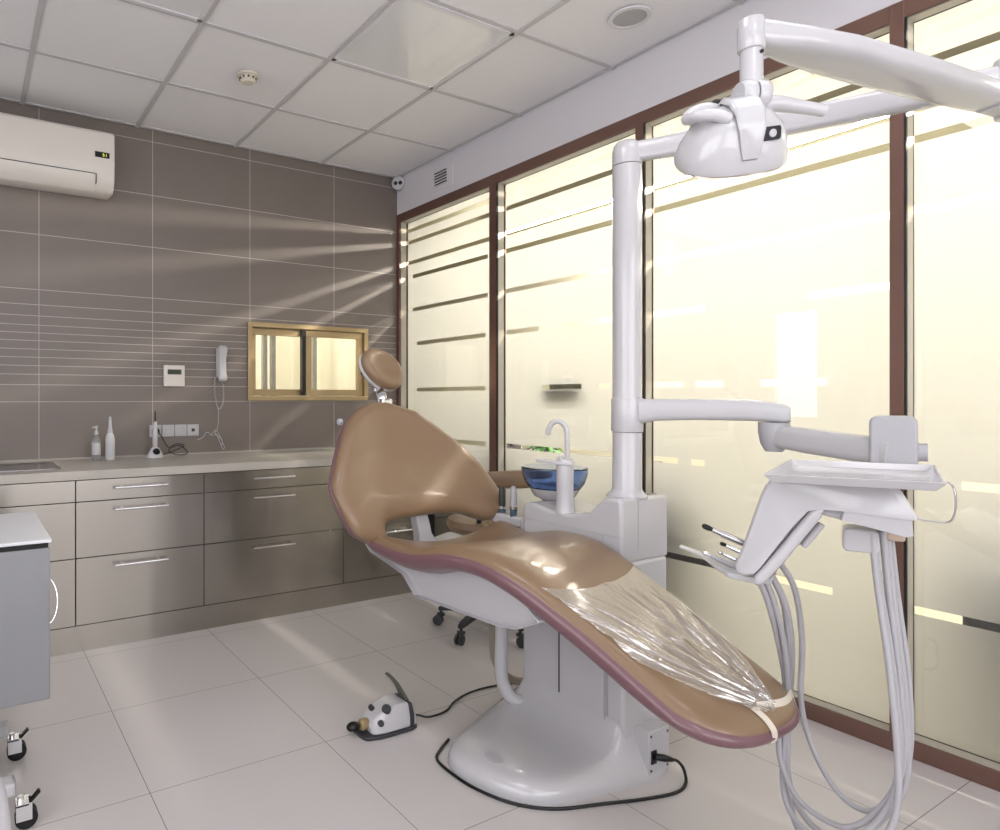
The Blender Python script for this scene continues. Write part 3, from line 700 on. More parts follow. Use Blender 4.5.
# clear protective cover over the leg rest
def film():
    m = bpy.data.materials.new('crinkled_clear_film'); m.use_nodes = True; nt = m.node_tree; nt.nodes.clear()
    o = N(nt, 'ShaderNodeOutputMaterial'); tr = N(nt, 'ShaderNodeBsdfTransparent'); tr.inputs[0].default_value = (.96, .95, .93, 1)
    g = N(nt, 'ShaderNodeBsdfGlossy'); g.inputs['Roughness'].default_value = .16; g.inputs[0].default_value = (1, 1, 1, 1)
    di = N(nt, 'ShaderNodeBsdfDiffuse'); di.inputs[0].default_value = (.85, .83, .78, 1)
    tc = N(nt, 'ShaderNodeTexCoord'); mp = N(nt, 'ShaderNodeMapping'); mp.inputs['Scale'].default_value = (1, .35, 1); mp.inputs['Rotation'].default_value = (0, 0, .25)
    nz = N(nt, 'ShaderNodeTexNoise'); nz.inputs['Scale'].default_value = 42; nz.inputs['Detail'].default_value = 4; nz.inputs['Distortion'].default_value = .6
    link(nt, tc.outputs['Object'], mp.inputs[0]); link(nt, mp.outputs[0], nz.inputs['Vector'])
    bp = N(nt, 'ShaderNodeBump'); bp.inputs['Strength'].default_value = .25; bp.inputs['Distance'].default_value = .006; link(nt, nz.outputs['Fac'], bp.inputs['Height'])
    link(nt, bp.outputs[0], g.inputs['Normal'])
    a = N(nt, 'ShaderNodeMixShader'); a.inputs[0].default_value = .30; link(nt, tr.outputs[0], a.inputs[1]); link(nt, g.outputs[0], a.inputs[2])
    c = N(nt, 'ShaderNodeMixShader'); c.inputs[0].default_value = .06; link(nt, a.outputs[0], c.inputs[1]); link(nt, di.outputs[0], c.inputs[2]); link(nt, c.outputs[0], o.inputs[0])
    return m
PF = film()
cover = thing('protective_cover', 'crinkled clear plastic foot cover strapped over the chair leg rest', 'plastic cover', (1.55, 1.05, .6))
def seat_top(u, v, off):
    e = 1e-3; p = Vector(seatS(u, v)); du = Vector(seatS(min(u+e, 1), v))-Vector(seatS(max(u-e, 0), v)); dv = Vector(seatS(u, min(v+e, 1)))-Vector(seatS(u, max(v-e, 0)))
    nn = du.cross(dv).normalized()
    if nn.z < 0: nn = -nn
    a = (1-abs(2*u-1)**9)*(1-abs(2*v-1)**9); bb = (1-abs(2*u-1)**2)*(1-abs(2*v-1)**2)
    h = .82*max(a, 0)**.5+.18*max(bb, 0)**.5
    return p+nn*(.04*h+off)
b = B(); NU, NV = 110, 130; G = []
for j in range(NV+1):
    row = []
    for i in range(NU+1):
        s, q = i/NU, j/NV
        u0 = .05+.03*q+.36*max(0, (q-.62)/.38)**1.3; u1 = .985-.02*q-.30*max(0, (q-.62)/.38)**1.3
        u = u0+(u1-u0)*s
        v0 = .590+.045*(1-s)+.004*noise.noise(Vector((s*9, 0, 3))); v1 = .968+.012*math.sin(s*PI)+.006*noise.noise(Vector((s*12, 7, 3)))
        v = v0+(v1-v0)*q
        a = math.atan2(u*.42-.27, (1.0-v)*1.2); rr_ = math.hypot(u*.42-.27, (1.0-v)*1.2)
        rid = 1-abs(noise.noise(Vector((a*6.5, rr_*4.0, 1.7))))*2.4; rid2 = 1-abs(noise.noise(Vector((a*20+4, rr_*7, 5.2))))*2.2
        amp = .0085*min(1, q*2.2+.15)*(1 if s < .9 else (1-s)*10)
        row.append(b.verts.new(seat_top(u, v, .0025+max(0, amp*max(0, rid)**2)+.0022*max(0, rid2)**2*min(1, q*3+.2))))
    G.append(row)
for j in range(NV):
    for i in range(NU): b.faces.new((G[j][i], G[j][i+1], G[j+1][i+1], G[j+1][i]))
obj('plastic_sheet', b, PF, cover, smooth=180)
STRAP = mat('white_elastic', '#d3cabd', .55)
def strap(path, wdt):
    b = B(); rows = []
    pts = catmull(path, 8)
    for k, p in enumerate(pts):
        tdir = (pts[min(k+1, len(pts)-1)]-pts[max(k-1, 0)]).normalized(); c = p-Vector((1.55, 1.05, .40)); c.normalize()
        sd = tdir.cross(c).normalized()*wdt/2
        rows.append([p-sd+c*.001, p+sd+c*.001, p+sd-c*.001, p-sd-c*.001])
    loft(b, rows); return b
def toe_path(u, vs, under):
    pts = [seat_top(u, v, .004) for v in vs]; q = Vector(seatS(u, 1)); d = Vector((0, -1, 0))
    pts += [q+Vector((0, -.006, 0)), q+Vector((0, .004, -.028)), q+Vector((0, .06, -.048))]
    return pts
obj('elastic_strap', strap(toe_path(.46, (.962, .975, .99), 0), .018), STRAP, cover)
b_ = [seat_top(.50, .962, .004), seat_top(.62, .97, .004), seat_top(.76, .98, .004), Vector(seatS(.90, .985))+Vector((.004, -.012, .014)), Vector(seatS(.93, .99))+Vector((.008, -.012, -.02)), Vector(seatS(.90, .97))+Vector((0, .0, -.045))]
obj('elastic_strap', strap(b_, .018), STRAP, cover)

# ================================================================== WATER UNIT, MAST
unit = thing('cuspidor_unit', 'white dental water unit with mast and spittoon bowl', 'dental unit', (1.88, 1.56, 0))
b = B()
prof = [(1.755, .66), (1.755, .785), (1.74, .800), (1.70, .802), (1.62, .786), (1.54, .786), (1.47, .800), (1.43, .835), (1.405, .855), (1.385, .862), (1.345, .862), (1.338, .850), (1.338, .66)]
prism(b, prof, lambda y, z: (1.762, y, z), lambda y, z: (1.995, y, z)); obj('top_housing', b, WHITE, unit, bev=.014, seg=3)
obj('body', Bx(1.775, 1.98, 1.35, 1.748, .655, .70), WHITE, unit, bev=.01)

b = B(); box(b, 1.84, 1.842, 1.3365, 1.339, .70, .858); box(b, 1.7605, 1.763, 1.338, 1.755, .742, .7435); box(b, 1.7605, 1.7625, 1.405, 1.407, .66, .74); obj('panel_seam', b, GREYP, unit, smooth=0)
MX, MY, MR = 1.868, 1.398, .0445
b = B(); lathe(b, [(.062, .856), (.062, .862), (.050, .874), (MR, .885), (MR, 1.066)], (MX, MY, 0), n=40); obj('lower_mast', b, WHITE, unit)
b = B(); lathe(b, [(MR+.003, 1.068), (MR+.004, 1.072), (MR+.004, 1.172), (MR+.003, 1.177)], (MX, MY, 0), n=40); obj('collar', b, WHITE, unit)
b = B(); lathe(b, [(MR, 1.178), (MR, 1.905), (MR-.001, 1.93)], (MX, MY, 0), n=40); obj('upper_mast', b, WHITE, unit)
# spittoon bowl
bc = Vector((1.912, 1.742, 0))
BG = mat('blue_glass', '#a9c2ec', .03, trans=1, ior=1.45, var=.02)
obj('bowl', lathe(B(), [(.116, .921), (.120, .918), (.118, .895), (.106, .860), (.092, .842), (.04, .833), (.001, .833), (.001, .838), (.04, .839), (.088, .848), (.101, .864), (.113, .895), (.115, .916)], bc, n=56), BG, unit)
obj('bowl_support', lathe(B(), [(.0, .79), (.04, .79), (.05, .80), (.075, .812), (.092, .842), (.086, .840), (.04, .831), (0, .831)], bc, n=48), WHITE, unit)
fc = Vector((1.792, 1.586, 0))
b = B(); lathe(b, [(.034, .782), (.030, .80), (.028, .86), (.029, .955), (.027, .968), (0, .970)], fc, n=32); fau = obj('faucet_column', b, WHITE, unit)
b = B(); tube(b, [(fc.x+.006, fc.y-.004, .955), (fc.x+.006, fc.y-.004, 1.05), (fc.x+.004, fc.y+.002, 1.08), (fc.x-.006, fc.y+.022, 1.096), (fc.x-.018, fc.y+.042, 1.088), (fc.x-.024, fc.y+.052, 1.065), (fc.x-.024, fc.y+.053, 1.048)], .0085, n=14); obj('spout', b, WHITE, unit)
b = B(); lathe(b, [(.004, 0), (.0085, .0), (.0085, .012), (.0045, .013)], (fc.x-.01, fc.y+.012, .968), n=14); obj('fill_nozzle', b, WHITE, fau)
pf = [(-.028, .028), (.0, .034), (.028, .028), (.095, .012), (.10, .0), (.095, -.012), (.028, -.028), (0, -.034), (-.028, -.028)]
def fw(a, c, z): # head plate pointing away from the mast
    d = Vector((-.5, .86, 0)); s = Vector((.86, .5, 0)); return fc+d*a+s*c+Vector((0, 0, z))
b = B(); prism(b, pf, lambda a, c: fw(a, c, .948+.06*max(0, a)), lambda a, c: fw(a, c, .958+.08*max(0, a))); obj('faucet_head', b, WHITE, fau, bev=.002)
# suction handpiece holder, beyond the bowl
b = B(); box(b, 1.79, 1.90, 1.73, 1.80, .68, .73); prism(b, [(1.80, 1.77), (1.86, 1.77), (1.86, 1.98), (1.80, 1.96)], lambda x, y: (x, y, .690), lambda x, y: (x, y, .728)); hold = obj('suction_holder', b, WHITE, unit, bev=.008)
NAVY = mat('steel_blue_plastic', '#45586b', .35)
for k, (x, y, z) in enumerate(((1.815, 1.855, -.035), (1.828, 1.93, -.045))):
    t = thing('suction_handpiece', ['grey capped suction handpiece nearest the spittoon bowl', 'suction handpiece with dark tip, farther from the spittoon bowl'][k], 'dental tool', (x, y, .70+z), 'suction handpieces in the holder behind the chair')
    obj('body', lathe(B(), [(.0, .70), (.010, .70), (.014, .72), (.013, .782), (.015, .784), (.015, .792), (0, .793)], (x, y, z), n=20), NAVY, t)
    obj('collar', lathe(B(), [(.0, .79), (.016, .79), (.016, .80), (0, .801)], (x, y, z), n=20), CHROME, t)
    obj('nozzle', lathe(B(), [(.0, .80), (.012, .80), (.013, .84), (.011, .868), (.006, .876), (0, .877)], (x, y, z), n=20), [GREYP, DARK][k], t)
    b = B(); tube(b, [(x, y, .705+z), (x, y+.01, .60), (x+.02, y+.02, .45), (x+.06, y-.02, .30)], .009, n=10); obj('suction_hose', b, HOSE, t)

# ================================================================== OPERATING LAMP ON ITS ARMS
lamp = thing('operating_lamp', 'white dental operating lamp on jointed arms above the chair', 'dental lamp', (MX, MY, 1.93))
A0 = Vector((MX, MY, 1.968)); E0 = Vector((2.245, .588, 1.968)); E1 = Vector((2.245, .588, 1.90)); L0 = Vector((1.505, .812, 1.983))
sec = rrect(2, 1.35, .55, 4)
b = B(); lathe(b, [(.0, 1.932), (MR+.001, 1.932), (MR+.001, 1.975), (MR-.004, 1.998), (MR-.014, 2.008), (0, 2.010)], (MX, MY, 0), n=36)
tube(b, [A0+Vector((0, 0, .008)), A0+(E0-A0)*.08+Vector((0, 0, .002)), A0+(E0-A0)*.3, E0], [.030, .032, .034, .033], section=rrect(1.3, 2.0, .42, 4), smooth=6)
obj('lower_arm', b, WHITE, lamp, smooth=50)
b = B(); cyl(b, E0+Vector((0, 0, -.10)), E0+Vector((0, 0, .05)), .036, 32); obj('elbow_joint', b, WHITE, lamp, bev=.008, seg=3)
b = B()
L1 = L0+(E1-L0)*.08+Vector((0, 0, .004))
dirn = (E1-L0).normalized(); side = dirn.cross(Vector((0, 0, 1))).normalized()
rings = []
for s, hw, ht, hb in ((0.0, .018, .026, .030), (.05, .022, .030, .030), (.14, .034, .028, .028), (.30, .044, .030, .026), (.6, .042, .030, .026), (.86, .036, .026, .024), (.97, .030, .020, .020), (.99, .020, .012, .012)):
    c = L0+(E1-L0)*s; rings.append([c+side*(p[0]*hw*1.35)+Vector((0, 0, p[1]*(ht if p[1] > 0 else hb))) for p in rrect(2, 2, .7, 5)])
loft(b, rings); sarm = obj('spring_arm', b, WHITE, lamp, smooth=50)
c = L0+(E1-L0)*.94
rings = []
for s, k in ((.90, 1.06), (.90, 1.12), (1.0, 1.12), (1.0, .6)):
    c = L0+(E1-L0)*s; rings.append([c+side*(p[0]*.034*k)+Vector((0, 0, p[1]*.025*k)) for p in rrect(2, 2, .7, 5)])
obj('arm_sleeve', loft(B(), rings), WHITE2, sarm, smooth=50)
rings = []
for s in (.095, .155):
    c = L0+(E1-L0)*s+Vector((0, 0, -.0235)); rings.append([c+side*a for a in (-.018, .018)]+[c+side*.018+Vector((0, 0, -.003)), c-side*.018+Vector((0, 0, -.003))])
obj('label_plate', loft(B(), rings), GREYP, sarm)
b = B(); lathe(b, [(.0, -.042), (.025, -.042), (.0275, -.038), (.0275, .012), (.025, .026), (.016, .032), (0, .033)], L0, n=36); obj('arm_cap', b, WHITE, lamp)
nk = Vector((1.505, .812, 0))
b = B(); lathe(b, [(.0225, 1.862), (.0225, 1.955)], nk, n=32); obj('neck', b, WHITE, lamp)
cam_r = Vector((.868, -.496, 0)); cam_f = Vector((.496, .868, 0))   # handy room directions: along and across the lamp yoke
obj('neck_screw', lathe(B(), [(0, 0), (.004, 0), (.004, .003), (0, .003)], nk+Vector((0, 0, 1.93))-cam_f*.0215+cam_r*.008, -cam_f, n=12), BLACK, lamp)
# yoke: two discs around a ball
for s in (-1, 1):
    a = nk+Vector((0, 0, 1.838))+cam_r*(.004*s+.0); e_ = a+cam_r*(.028*s)
    b = B(); lathe(b, [(0, 0), (.032, 0), (.034, .005), (.034, .020), (.028, .029), (0, .030)], nk+Vector((0, 0, 1.842))+cam_r*(.002*s), cam_r*s, n=32); obj('yoke_joint', b, WHITE, lamp)
obj('ball_joint', ball(B(), nk+Vector((-.004, .002, 1.805)), .030), WHITE, lamp)
# head: shallow reflector housing tilted down and away to the left
hc2 = Vector((1.475, .835, 1.748))
ax = (cam_r*.14+cam_f*.60+Vector((0, 0, -.78))).normalized()   # light direction
hu = (cam_r-ax*cam_r.dot(ax)).normalized(); hv = ax.cross(hu)
def hp(r, a, h, sx=.116, sy=.080): return hc2+hu*(r*sx*math.cos(a))+hv*(r*sy*math.sin(a))+ax*h
def shell(prof, n=48, ex=2.6, sx=.112, sy=.085):
    rings = []
    for r, h in prof:
        ring = []
        for k in range(n):
            a = 2*PI*k/n; ca, sa = math.cos(a), math.sin(a)
            q = (abs(ca)**ex+abs(sa)**ex)**(-1/ex)
            ring.append(hc2+hu*(r*sx*ca*q)+hv*(r*sy*sa*q)+ax*h)
        rings.append(ring)
    return loft(B(), rings)
hd = obj('lamp_head', shell([(.05, -.074), (.30, -.072), (.52, -.062), (.78, -.034), (.95, .008), (1.0, .036), (.985, .048), (.95, .050)]), WHITE, lamp, smooth=50)
obj('front_glass', shell([(.94, .048), (.96, .053), (.85, .057), (.02, .062)]), mat('lamp_glass', '#b9b0a4', .06, .3, coat=1), hd, smooth=50)
# raised spine across the back of the housing
b = B(); rings = []
for a, h, w_ in ((-.10, -.0, .026), (-.075, -.040, .030), (-.03, -.074, .034), (.02, -.078, .034), (.055, -.066, .032), (.085, -.036, .028), (.098, .0, .022), (.104, .020, .016)):
    c = hc2+ax*h+hv*a*.82
    rings.append([c+hu*(-w_), c+hu*w_, c+hu*(w_*.85)-ax*.012, c-hu*(w_*.85)-ax*.012])
loft(b, rings); obj('spine_cover', b, WHITE, hd, bev=.004, smooth=40)
# switch plate
_ok, _l, _nn, _i = hd.closest_point_on_mesh(Vector((1.464, .730, 1.727))-wloc(lamp)); sp_c = _l+wloc(lamp); sp_n = _nn.normalized(); sp_u = (hu-sp_n*hu.dot(sp_n)).normalized(); sp_v = sp_n.cross(sp_u)
b = B(); pr = rrect(.040, .028, .006); prism(b, pr, lambda x, y: sp_c+sp_u*x+sp_v*y-sp_n*.004, lambda x, y: sp_c+sp_u*x+sp_v*y+sp_n*.004); sw = obj('switch_plate', b, BLACK, hd)
obj('switch_button', lathe(B(), [(0, 0), (.0085, 0), (.008, .002), (0, .0025)], sp_c+sp_n*.004, sp_n, n=20), WHITE, sw)
# handles
hz = 1.800
b = B(); c = nk+Vector((0, 0, 1.820)); tube(b, [c+cam_r*.012, c+cam_r*.05+Vector((0, 0, .006)), c+cam_r*.10, c+cam_r*.160-Vector((0, 0, .010))], [.020, .018, .015, .013], n=16); obj('handle', b, WHITE, lamp)
c = hc2+Vector((0, 0, .04)); b = B()
tube(b, [c-cam_r*.015+Vector((0, 0, .022)), c-cam_r*.06+Vector((0, 0, .028)), c-cam_r*.092+Vector((0, 0, .018)), c-cam_r*.105-cam_f*.01+Vector((0, 0, .0)), c-cam_r*.098-cam_f*.045-Vector((0, 0, .006)), c-cam_r*.07-cam_f*.06-Vector((0, 0, .012)), c-cam_r*.045-cam_f*.06-Vector((0, 0, .020))], [.014, .014, .013, .013, .013, .013, .013], n=16); obj('handle', b, WHITE, lamp)
obj('handle_knob', ball(B(), c-cam_r*.035+Vector((0, 0, .040)), .012, (1.3, 1, .8)), BLACK, lamp)

# ================================================================== INSTRUMENT DELIVERY UNIT
dl = thing('delivery_unit', 'white instrument delivery unit with tray and grey hoses on a swing arm', 'dental unit', (1.78, .66, .9))
U = Vector((.4115, -.9114, 0)); V = Vector((.9114, .4115, 0)); O = Vector((1.68, .688, 0))
def W(u, v, z): return O+U*u+V*v+Vector((0, 0, z))
# swing arms
jt = Vector((2.035, 1.035, 0)); bx = Vector((1.985, .735, 0))
b = B(); m0 = Vector((MX, MY, 0))
d1 = (jt-m0).normalized(); s1 = d1.cross(Vector((0, 0, 1)))
rings = []
for s, hw, z0, z1 in ((.10, .030, 1.095, 1.174), (.24, .030, 1.106, 1.174), (.5, .030, 1.110, 1.174), (.86, .032, 1.110, 1.172), (.97, .036, 1.108, 1.166), (1.06, .034, 1.106, 1.160), (1.10, .022, 1.108, 1.150)):
    c = m0+(jt-m0)*s; rings.append([c+s1*(p[0]*hw)+Vector((0, 0, (z0+z1)/2+p[1]*(z1-z0)/2)) for p in rrect(2, 2, .5, 4)])
loft(b, rings); obj('fixed_arm', b, WHITE2, dl, smooth=50)
obj('arm_joint', lathe(B(), [(.0, 1.022), (.022, 1.022), (.034, 1.045), (.040, 1.08), (.040, 1.106), (0, 1.107)], (jt.x, jt.y, 0), n=36), GREYP, dl)
b = B(); p0 = Vector((jt.x, jt.y, 1.068)); p1 = bx+Vector((0, 0, 1.040))
d2 = (p1-p0).normalized(); s2 = d2.cross(Vector((0, 0, 1))).normalized(); n2 = s2.cross(d2); rings = []
for s, hw, hh in ((-.03, .024, .022), (.03, .030, .031), (.3, .030, .034), (.8, .030, .034), (1.0, .030, .034)):
    c = p0+(p1-p0)*s; rings.append([c+s2*(p[0]*hw)+n2*(p[1]*hh) for p in rrect(2, 2, .6, 4)])
loft(b, rings); obj('spring_arm', b, WHITE2, dl, smooth=50)
# vertical arm head
b = B(); pr = rrect(.064, .128, .015)
pr = rrect(.092, .150, .018); HB = Vector((1.995, .738, 0)); hs_ = Vector((.347, -.938, 0)); hf_ = Vector((.938, .347, 0)); prism(b, pr, lambda a, z: HB+hs_*a-hf_*.03+Vector((0, 0, 1.058+z)), lambda a, z: HB+hs_*a+hf_*.03+Vector((0, 0, 1.058+z))); obj('arm_head', b, GREYP, dl, bev=.006, seg=3)
b = B(); cyl(b, HB+hs_*.040+Vector((0, 0, 1.045)), HB+hs_*.064+Vector((0, 0, 1.045)), .022, 20); obj('brake_knob', b, GREYP, dl)
b = B(); q0 = HB+Vector((0, 0, .98)); q1 = W(.03, .11, .975); tube(b, [q0, q0+(q1-q0)*.5, q1], .022, section=rrect(2, 1.4, .4, 3)); obj('swivel_bracket', b, GREYP, dl)
# main body: side profile in (u,z)
NV0, NV1 = -.100, .125
top = [(-.150, .996), (.060, 1.001), (.086, .960), (.096, .938), (.092, .928), (.085, .905), (-.040, .925), (-.070, .936), (-.088, .934), (-.100, .926)]
b = B()
def prof_solid(bm, pf, v0, v1, ch=.012):
    cu = sum(p[0] for p in pf)/len(pf); cz = sum(p[1] for p in pf)/len(pf); rings = []
    for v, k in ((v0, .94), (v0+ch*.35, .985), (v0+ch, 1), (v1-ch, 1), (v1-ch*.35, .985), (v1, .94)):
        rings.append([W(cu+(u-cu)*k, v, cz+(z-cz)*k) for u, z in pf])
    return loft(bm, rings)
pfA = [(-.150, .996), (.0, 1.000), (.058, 1.000), (.068, .992), (.095, .942), (.094, .936), (-.03, .944), (-.06, .944), (-.083, .938), (-.113, .897), (-.175, .795), (-.185, .782), (-.204, .778), (-.216, .786), (-.219, .800), (-.206, .835), (-.170, .960), (-.160, .985)]
prof_solid(b, pfA, NV0, -.070); prof_solid(b, pfA, .095, .125)
obj('side_panel', b, WHITE, dl, smooth=40)
pfB = [(-.145, .990), (.055, .994), (.066, .985), (.086, .948), (.086, .906), (.078, .900), (-.040, .922), (-.068, .928), (-.080, .922), (-.125, .852), (-.172, .782), (-.195, .80), (-.165, .90)]
b = B(); prism(b, pfB, lambda u, z: W(u, -.072, z), lambda u, z: W(u, .097, z)); obj('body', b, WHITE2, dl, bev=.006)
pfC = [(-.025, .946), (.086, .940), (.088, .902), (.080, .898), (-.030, .922)]
b = B(); prof_solid(b, pfC, NV0+.004, .12); obj('lower_skirt', b, WHITE2, dl, smooth=40)
# padded lip along the holder slope
b = B(); tube(b, [W(-.060, -.088, .934), W(-.072, -.088, .928), W(-.122, -.088, .848), W(-.168, -.088, .780), W(-.178, -.088, .772)], [.010, .0125, .0125, .0125, .010], n=14); obj('slope_rail', b, WHITE, dl)
b = B(); tube(b, [W(-.060, -.055, .905), W(-.093, -.055, .852)], .0075, n=14, smooth=0)
obj('grip_rod', b, WHITE2, dl, bev=.002)
# curved instrument rest
b = B(); rings = []
for u, z, h in ((-.345, .808, .002), (-.30, .795, .003), (-.262, .776, .005), (-.235, .768, .006), (-.20, .764, .007), (-.165, .764, .007), (-.150, .768, .005)):
    v0, v1 = -.06, .105
    if u < -.28: v0, v1 = -.005, .022
    elif u < -.25: v0, v1 = -.03, .06
    rings.append([W(u, v0, z-h), W(u, v1, z-h), W(u, v1, z+h), W(u, v0, z+h)])
loft(b, rings); obj('instrument_rest', b, WHITE2, dl, bev=.004, smooth=50)
b = B()
for k in range(5):
    v = -.045+.034*k; cyl(b, W(-.178, v, .770), W(-.148, v, .792), .012, 14)
obj('hose_clip', b, GOLD, dl)
# tray
TUX = Vector((.5, -.866, 0)); TVX = Vector((.94, .342, 0)); TC = Vector((1.68, .688, 0))
def tray_ring(inset, z): return [TC+TUX*(a*(.142-inset))+TVX*(c*(.215-inset))+Vector((0, 0, z)) for a, c in ((-1, -1), (1, -1), (1, 1), (-1, 1))]
TU = (-.165, .150); 
b = loft(B(), [tray_ring(.016, 1.0045), tray_ring(0, 1.022), tray_ring(.006, 1.022), tray_ring(.020, 1.008), ])
tray = obj('tray', b, WHITE, dl, smooth=0, bev=.0015)
b = B(); cyl(b, W(-.02, .0, .994), W(-.02, 0, 1.006), .09, 40); obj('tray_mount', b, BLACK, dl)
b = B(); tube(b, [W(.085, .03, 1.0), W(.142, .04, 1.003), W(.160, .05, .995), W(.166, .05, .97), W(.164, .05, .935), W(.150, .05, .915), W(.085, .045, .922)], .0022, n=8, smooth=8); obj('wire_handle', b, CHROME, dl)
b = B(); prism(b, rrect(.062, .05, .01), lambda a, z: W(.008+a, -.02, .870+z), lambda a, z: W(.008+a, .05, .870+z)); obj('foot_box', b, WHITE2, dl, bev=.004)
b = B(); prism(b, rrect(.045, .03, .006), lambda a, z: W(.062+a, .02, .885+z), lambda a, z: W(.062+a, .06, .885+z)); obj('hose_block', b, mat('beige_plastic', '#b7a594', .5), dl, bev=.003)
# hoses: holder -> floor loop -> bundle
def hose(pts, r=.0072, m=HOSE):
    b = B(); tube(b, [W(*p) for p in pts], r*.9, n=12, smooth=8); obj('hose', b, m, dl)
hose([(-.176, -.01, .782), (-.182, .0, .759), (-.166, .04, .705), (-.148, .11, .598), (-.134, .17, .471), (-.133, .18, .343), (-.137, .15, .229), (-.117, .1, .176), (-.063, .05, .169), (.008, .02, .219), (.060, .015, .315), (.074, .01, .439), (.060, .008, .62), (.040, .005, .78), (.032, .0, .89)])
hose([(-.162, .03, .792), (-.162, .03, .772), (-.136, .07, .703), (-.126, .13, .585), (-.134, .18, .455), (-.146, .18, .351), (-.139, .15, .266), (-.097, .1, .211), (-.017, .05, .211), (.043, .03, .286), (.080, .028, .391), (.076, .022, .55), (.058, .018, .74), (.046, .012, .89)])
hose([(-.160, .012, .790), (-.157, .02, .77), (-.130, .08, .682), (-.120, .145, .57), (-.124, .20, .441), (-.132, .20, .323), (-.122, .16, .21), (-.072, .1, .162), (-.008, .065, .18), (.051, .045, .263), (.086, .042, .36), (.084, .036, .53), (.066, .03, .72), (.052, .03, .89)], .0085)
hose([(-.148, .05, .805), (-.139, .05, .788), (-.111, .09, .719), (-.098, .15, .585), (-.101, .19, .423), (-.079, .18, .321), (-.032, .12, .256), (.024, .075, .25), (.072, .060, .314), (.094, .056, .421), (.090, .05, .58), (.072, .045, .75), (.060, .045, .89)])
hose([(-.172, -.01, .785), (-.170, .01, .763), (-.149, .06, .684), (-.130, .125, .548), (-.127, .18, .369), (-.127, .16, .228), (-.105, .1, .144), (-.044, .045, .126), (.025, .005, .193), (.064, -.006, .29), (.070, -.008, .41), (.056, -.01, .60), (.036, -.014, .78), (.026, -.015, .89)])
# instruments lying in the holder
def tool(v, u0, z0, label, m1, m2, L=.085, r=.0075):
    d = Vector((-.90, 0, .34)); a = W(u0, v, z0)
    e = a+(U*d.x+Vector((0, 0, d.z))).normalized()*L; ex = (e-a).normalized()
    t = thing('dental_handpiece', label, 'dental tool', a, 'handpieces resting on the delivery unit')
    obj('body', lathe(B(), [(0, 0), (r*.8, 0), (r, .01), (r, L*.55), (r*.8, L*.62), (r*.75, L*.8), (0, L*.82)], a, ex, n=16), m1, t)
    obj('head', lathe(B(), [(0, L*.8), (r*.6, L*.8), (r*.85, L*.9), (r*.8, L), (r*.4, L*1.04), (0, L*1.045)], a, ex, n=16), m2, t)
    b = B(); tube(b, [a+ex*.004, a-ex*.02, a-ex*.035-Vector((0, 0, .018))], r*.8, n=10); obj('hose_end', b, HOSE, t)
tool(.095, -.205, .812, 'long dark handpiece with black tip, farthest along the delivery unit', STEELC, BLACK, .105, .0085)
tool(.060, -.205, .795, 'slim chrome handpiece beside the long dark one', CHROME, BLACK, .060, .006)
tool(.025, -.215, .783, 'thin chrome handpiece in the middle of the delivery unit', CHROME, CHROME, .050, .005)
tool(-.010, -.225, .778, 'white and grey syringe handpiece at the near side of the delivery unit', GREYP, CHROME, .070, .006)

# ================================================================== OPERATOR STOOL BEHIND THE CHAIR
st = thing('operator_stool', 'brown upholstered operator stool with curved arm, behind the treatment chair', 'stool', (2.28, 2.52, 0))
sc = Vector((2.28, 2.52, 0))
obj('seat', lathe(B(), [(0, .505), (.15, .505), (.185, .515), (.20, .54), (.19, .57), (.15, .582), (0, .585)], sc, n=40), LEATH, st)
obj('gas_column', lathe(B(), [(.025, .11), (.025, .30), (.018, .30), (.018, .506)], sc, n=24), CHROME, st)
b = B(); M_ = [(sc.x+.205*math.cos(2*PI*k/48), sc.y+.205*math.sin(2*PI*k/48), .165) for k in range(48)]
tube(b, M_+[M_[0]], .009, n=10, smooth=0); obj('foot_ring', b, CHROME, st)
for k in range(5):
    a = 2*PI*k/5+math.atan2(.19, -.138); d = Vector((math.cos(a), math.sin(a), 0)); s = Vector((-math.sin(a), math.cos(a), 0))
    b = B(); loft(b, [[sc+d*r_+s*p[0]*w_+Vector((0, 0, z_+p[1]*h_)) for p in rrect(2, 2, .5, 3)] for r_, w_, z_, h_ in ((.02, .024, .115, .022), (.12, .020, .112, .018), (.225, .016, .092, .014), (.245, .012, .086, .010))])
    lg = obj('leg', b, DARK, st)
    e = sc+d*.235
    b = B(); cyl(b, e+Vector((0, 0, .045)), e+Vector((0, 0, .085)), .007, 10); box(b, e.x-.014, e.x+.014, e.y-.014, e.y+.014, .050, .064)
    for q in (-1, 1): lathe(b, [(0, 0), (.020, 0), (.0255, .003), (.0255, .013), (.018, .015), (0, .015)], e+d*.014+s*(.003*q)+Vector((0, 0, .0265)), s*q, n=20)
    obj('castor', b, DARK, lg)
    if k: continue
b = B(); arc = []
for k in range(11):
    a = math.radians(192+k*14); arc.append(sc+Vector((.30*math.cos(a)+.02, .30*math.sin(a)+.02, .80)))
tube(b, arc, [.018, .026, .030, .036, .038, .038, .036, .032, .024], n=16, section=rrect(1.2, 2.3, .6, 4)); arm = obj('torso_arm', b, LEATH, st, smooth=60)
b = B(); e = arc[2]; tube(b, [e+Vector((.01, .01, -.01)), e+Vector((.06, .05, -.16)), sc+Vector((-.10, -.04, .49)), sc+Vector((-.02, -.01, .50))], .012, n=12); obj('arm_support', b, DARK, st)

# ================================================================== FOOT CONTROL AND CABLES
def loc2w(c, ang):
    ca, sa = math.cos(ang), math.sin(ang)
    return lambda x, y, z: Vector((c[0]+x*ca-y*sa, c[1]+x*sa+y*ca, z))
FC = (1.300, 1.962); F = loc2w(FC, math.atan2(-.08, .17)+.45)
fp = thing('foot_control', 'white and grey foot control pedal on the floor left of the chair base', 'foot pedal', (FC[0], FC[1], 0))
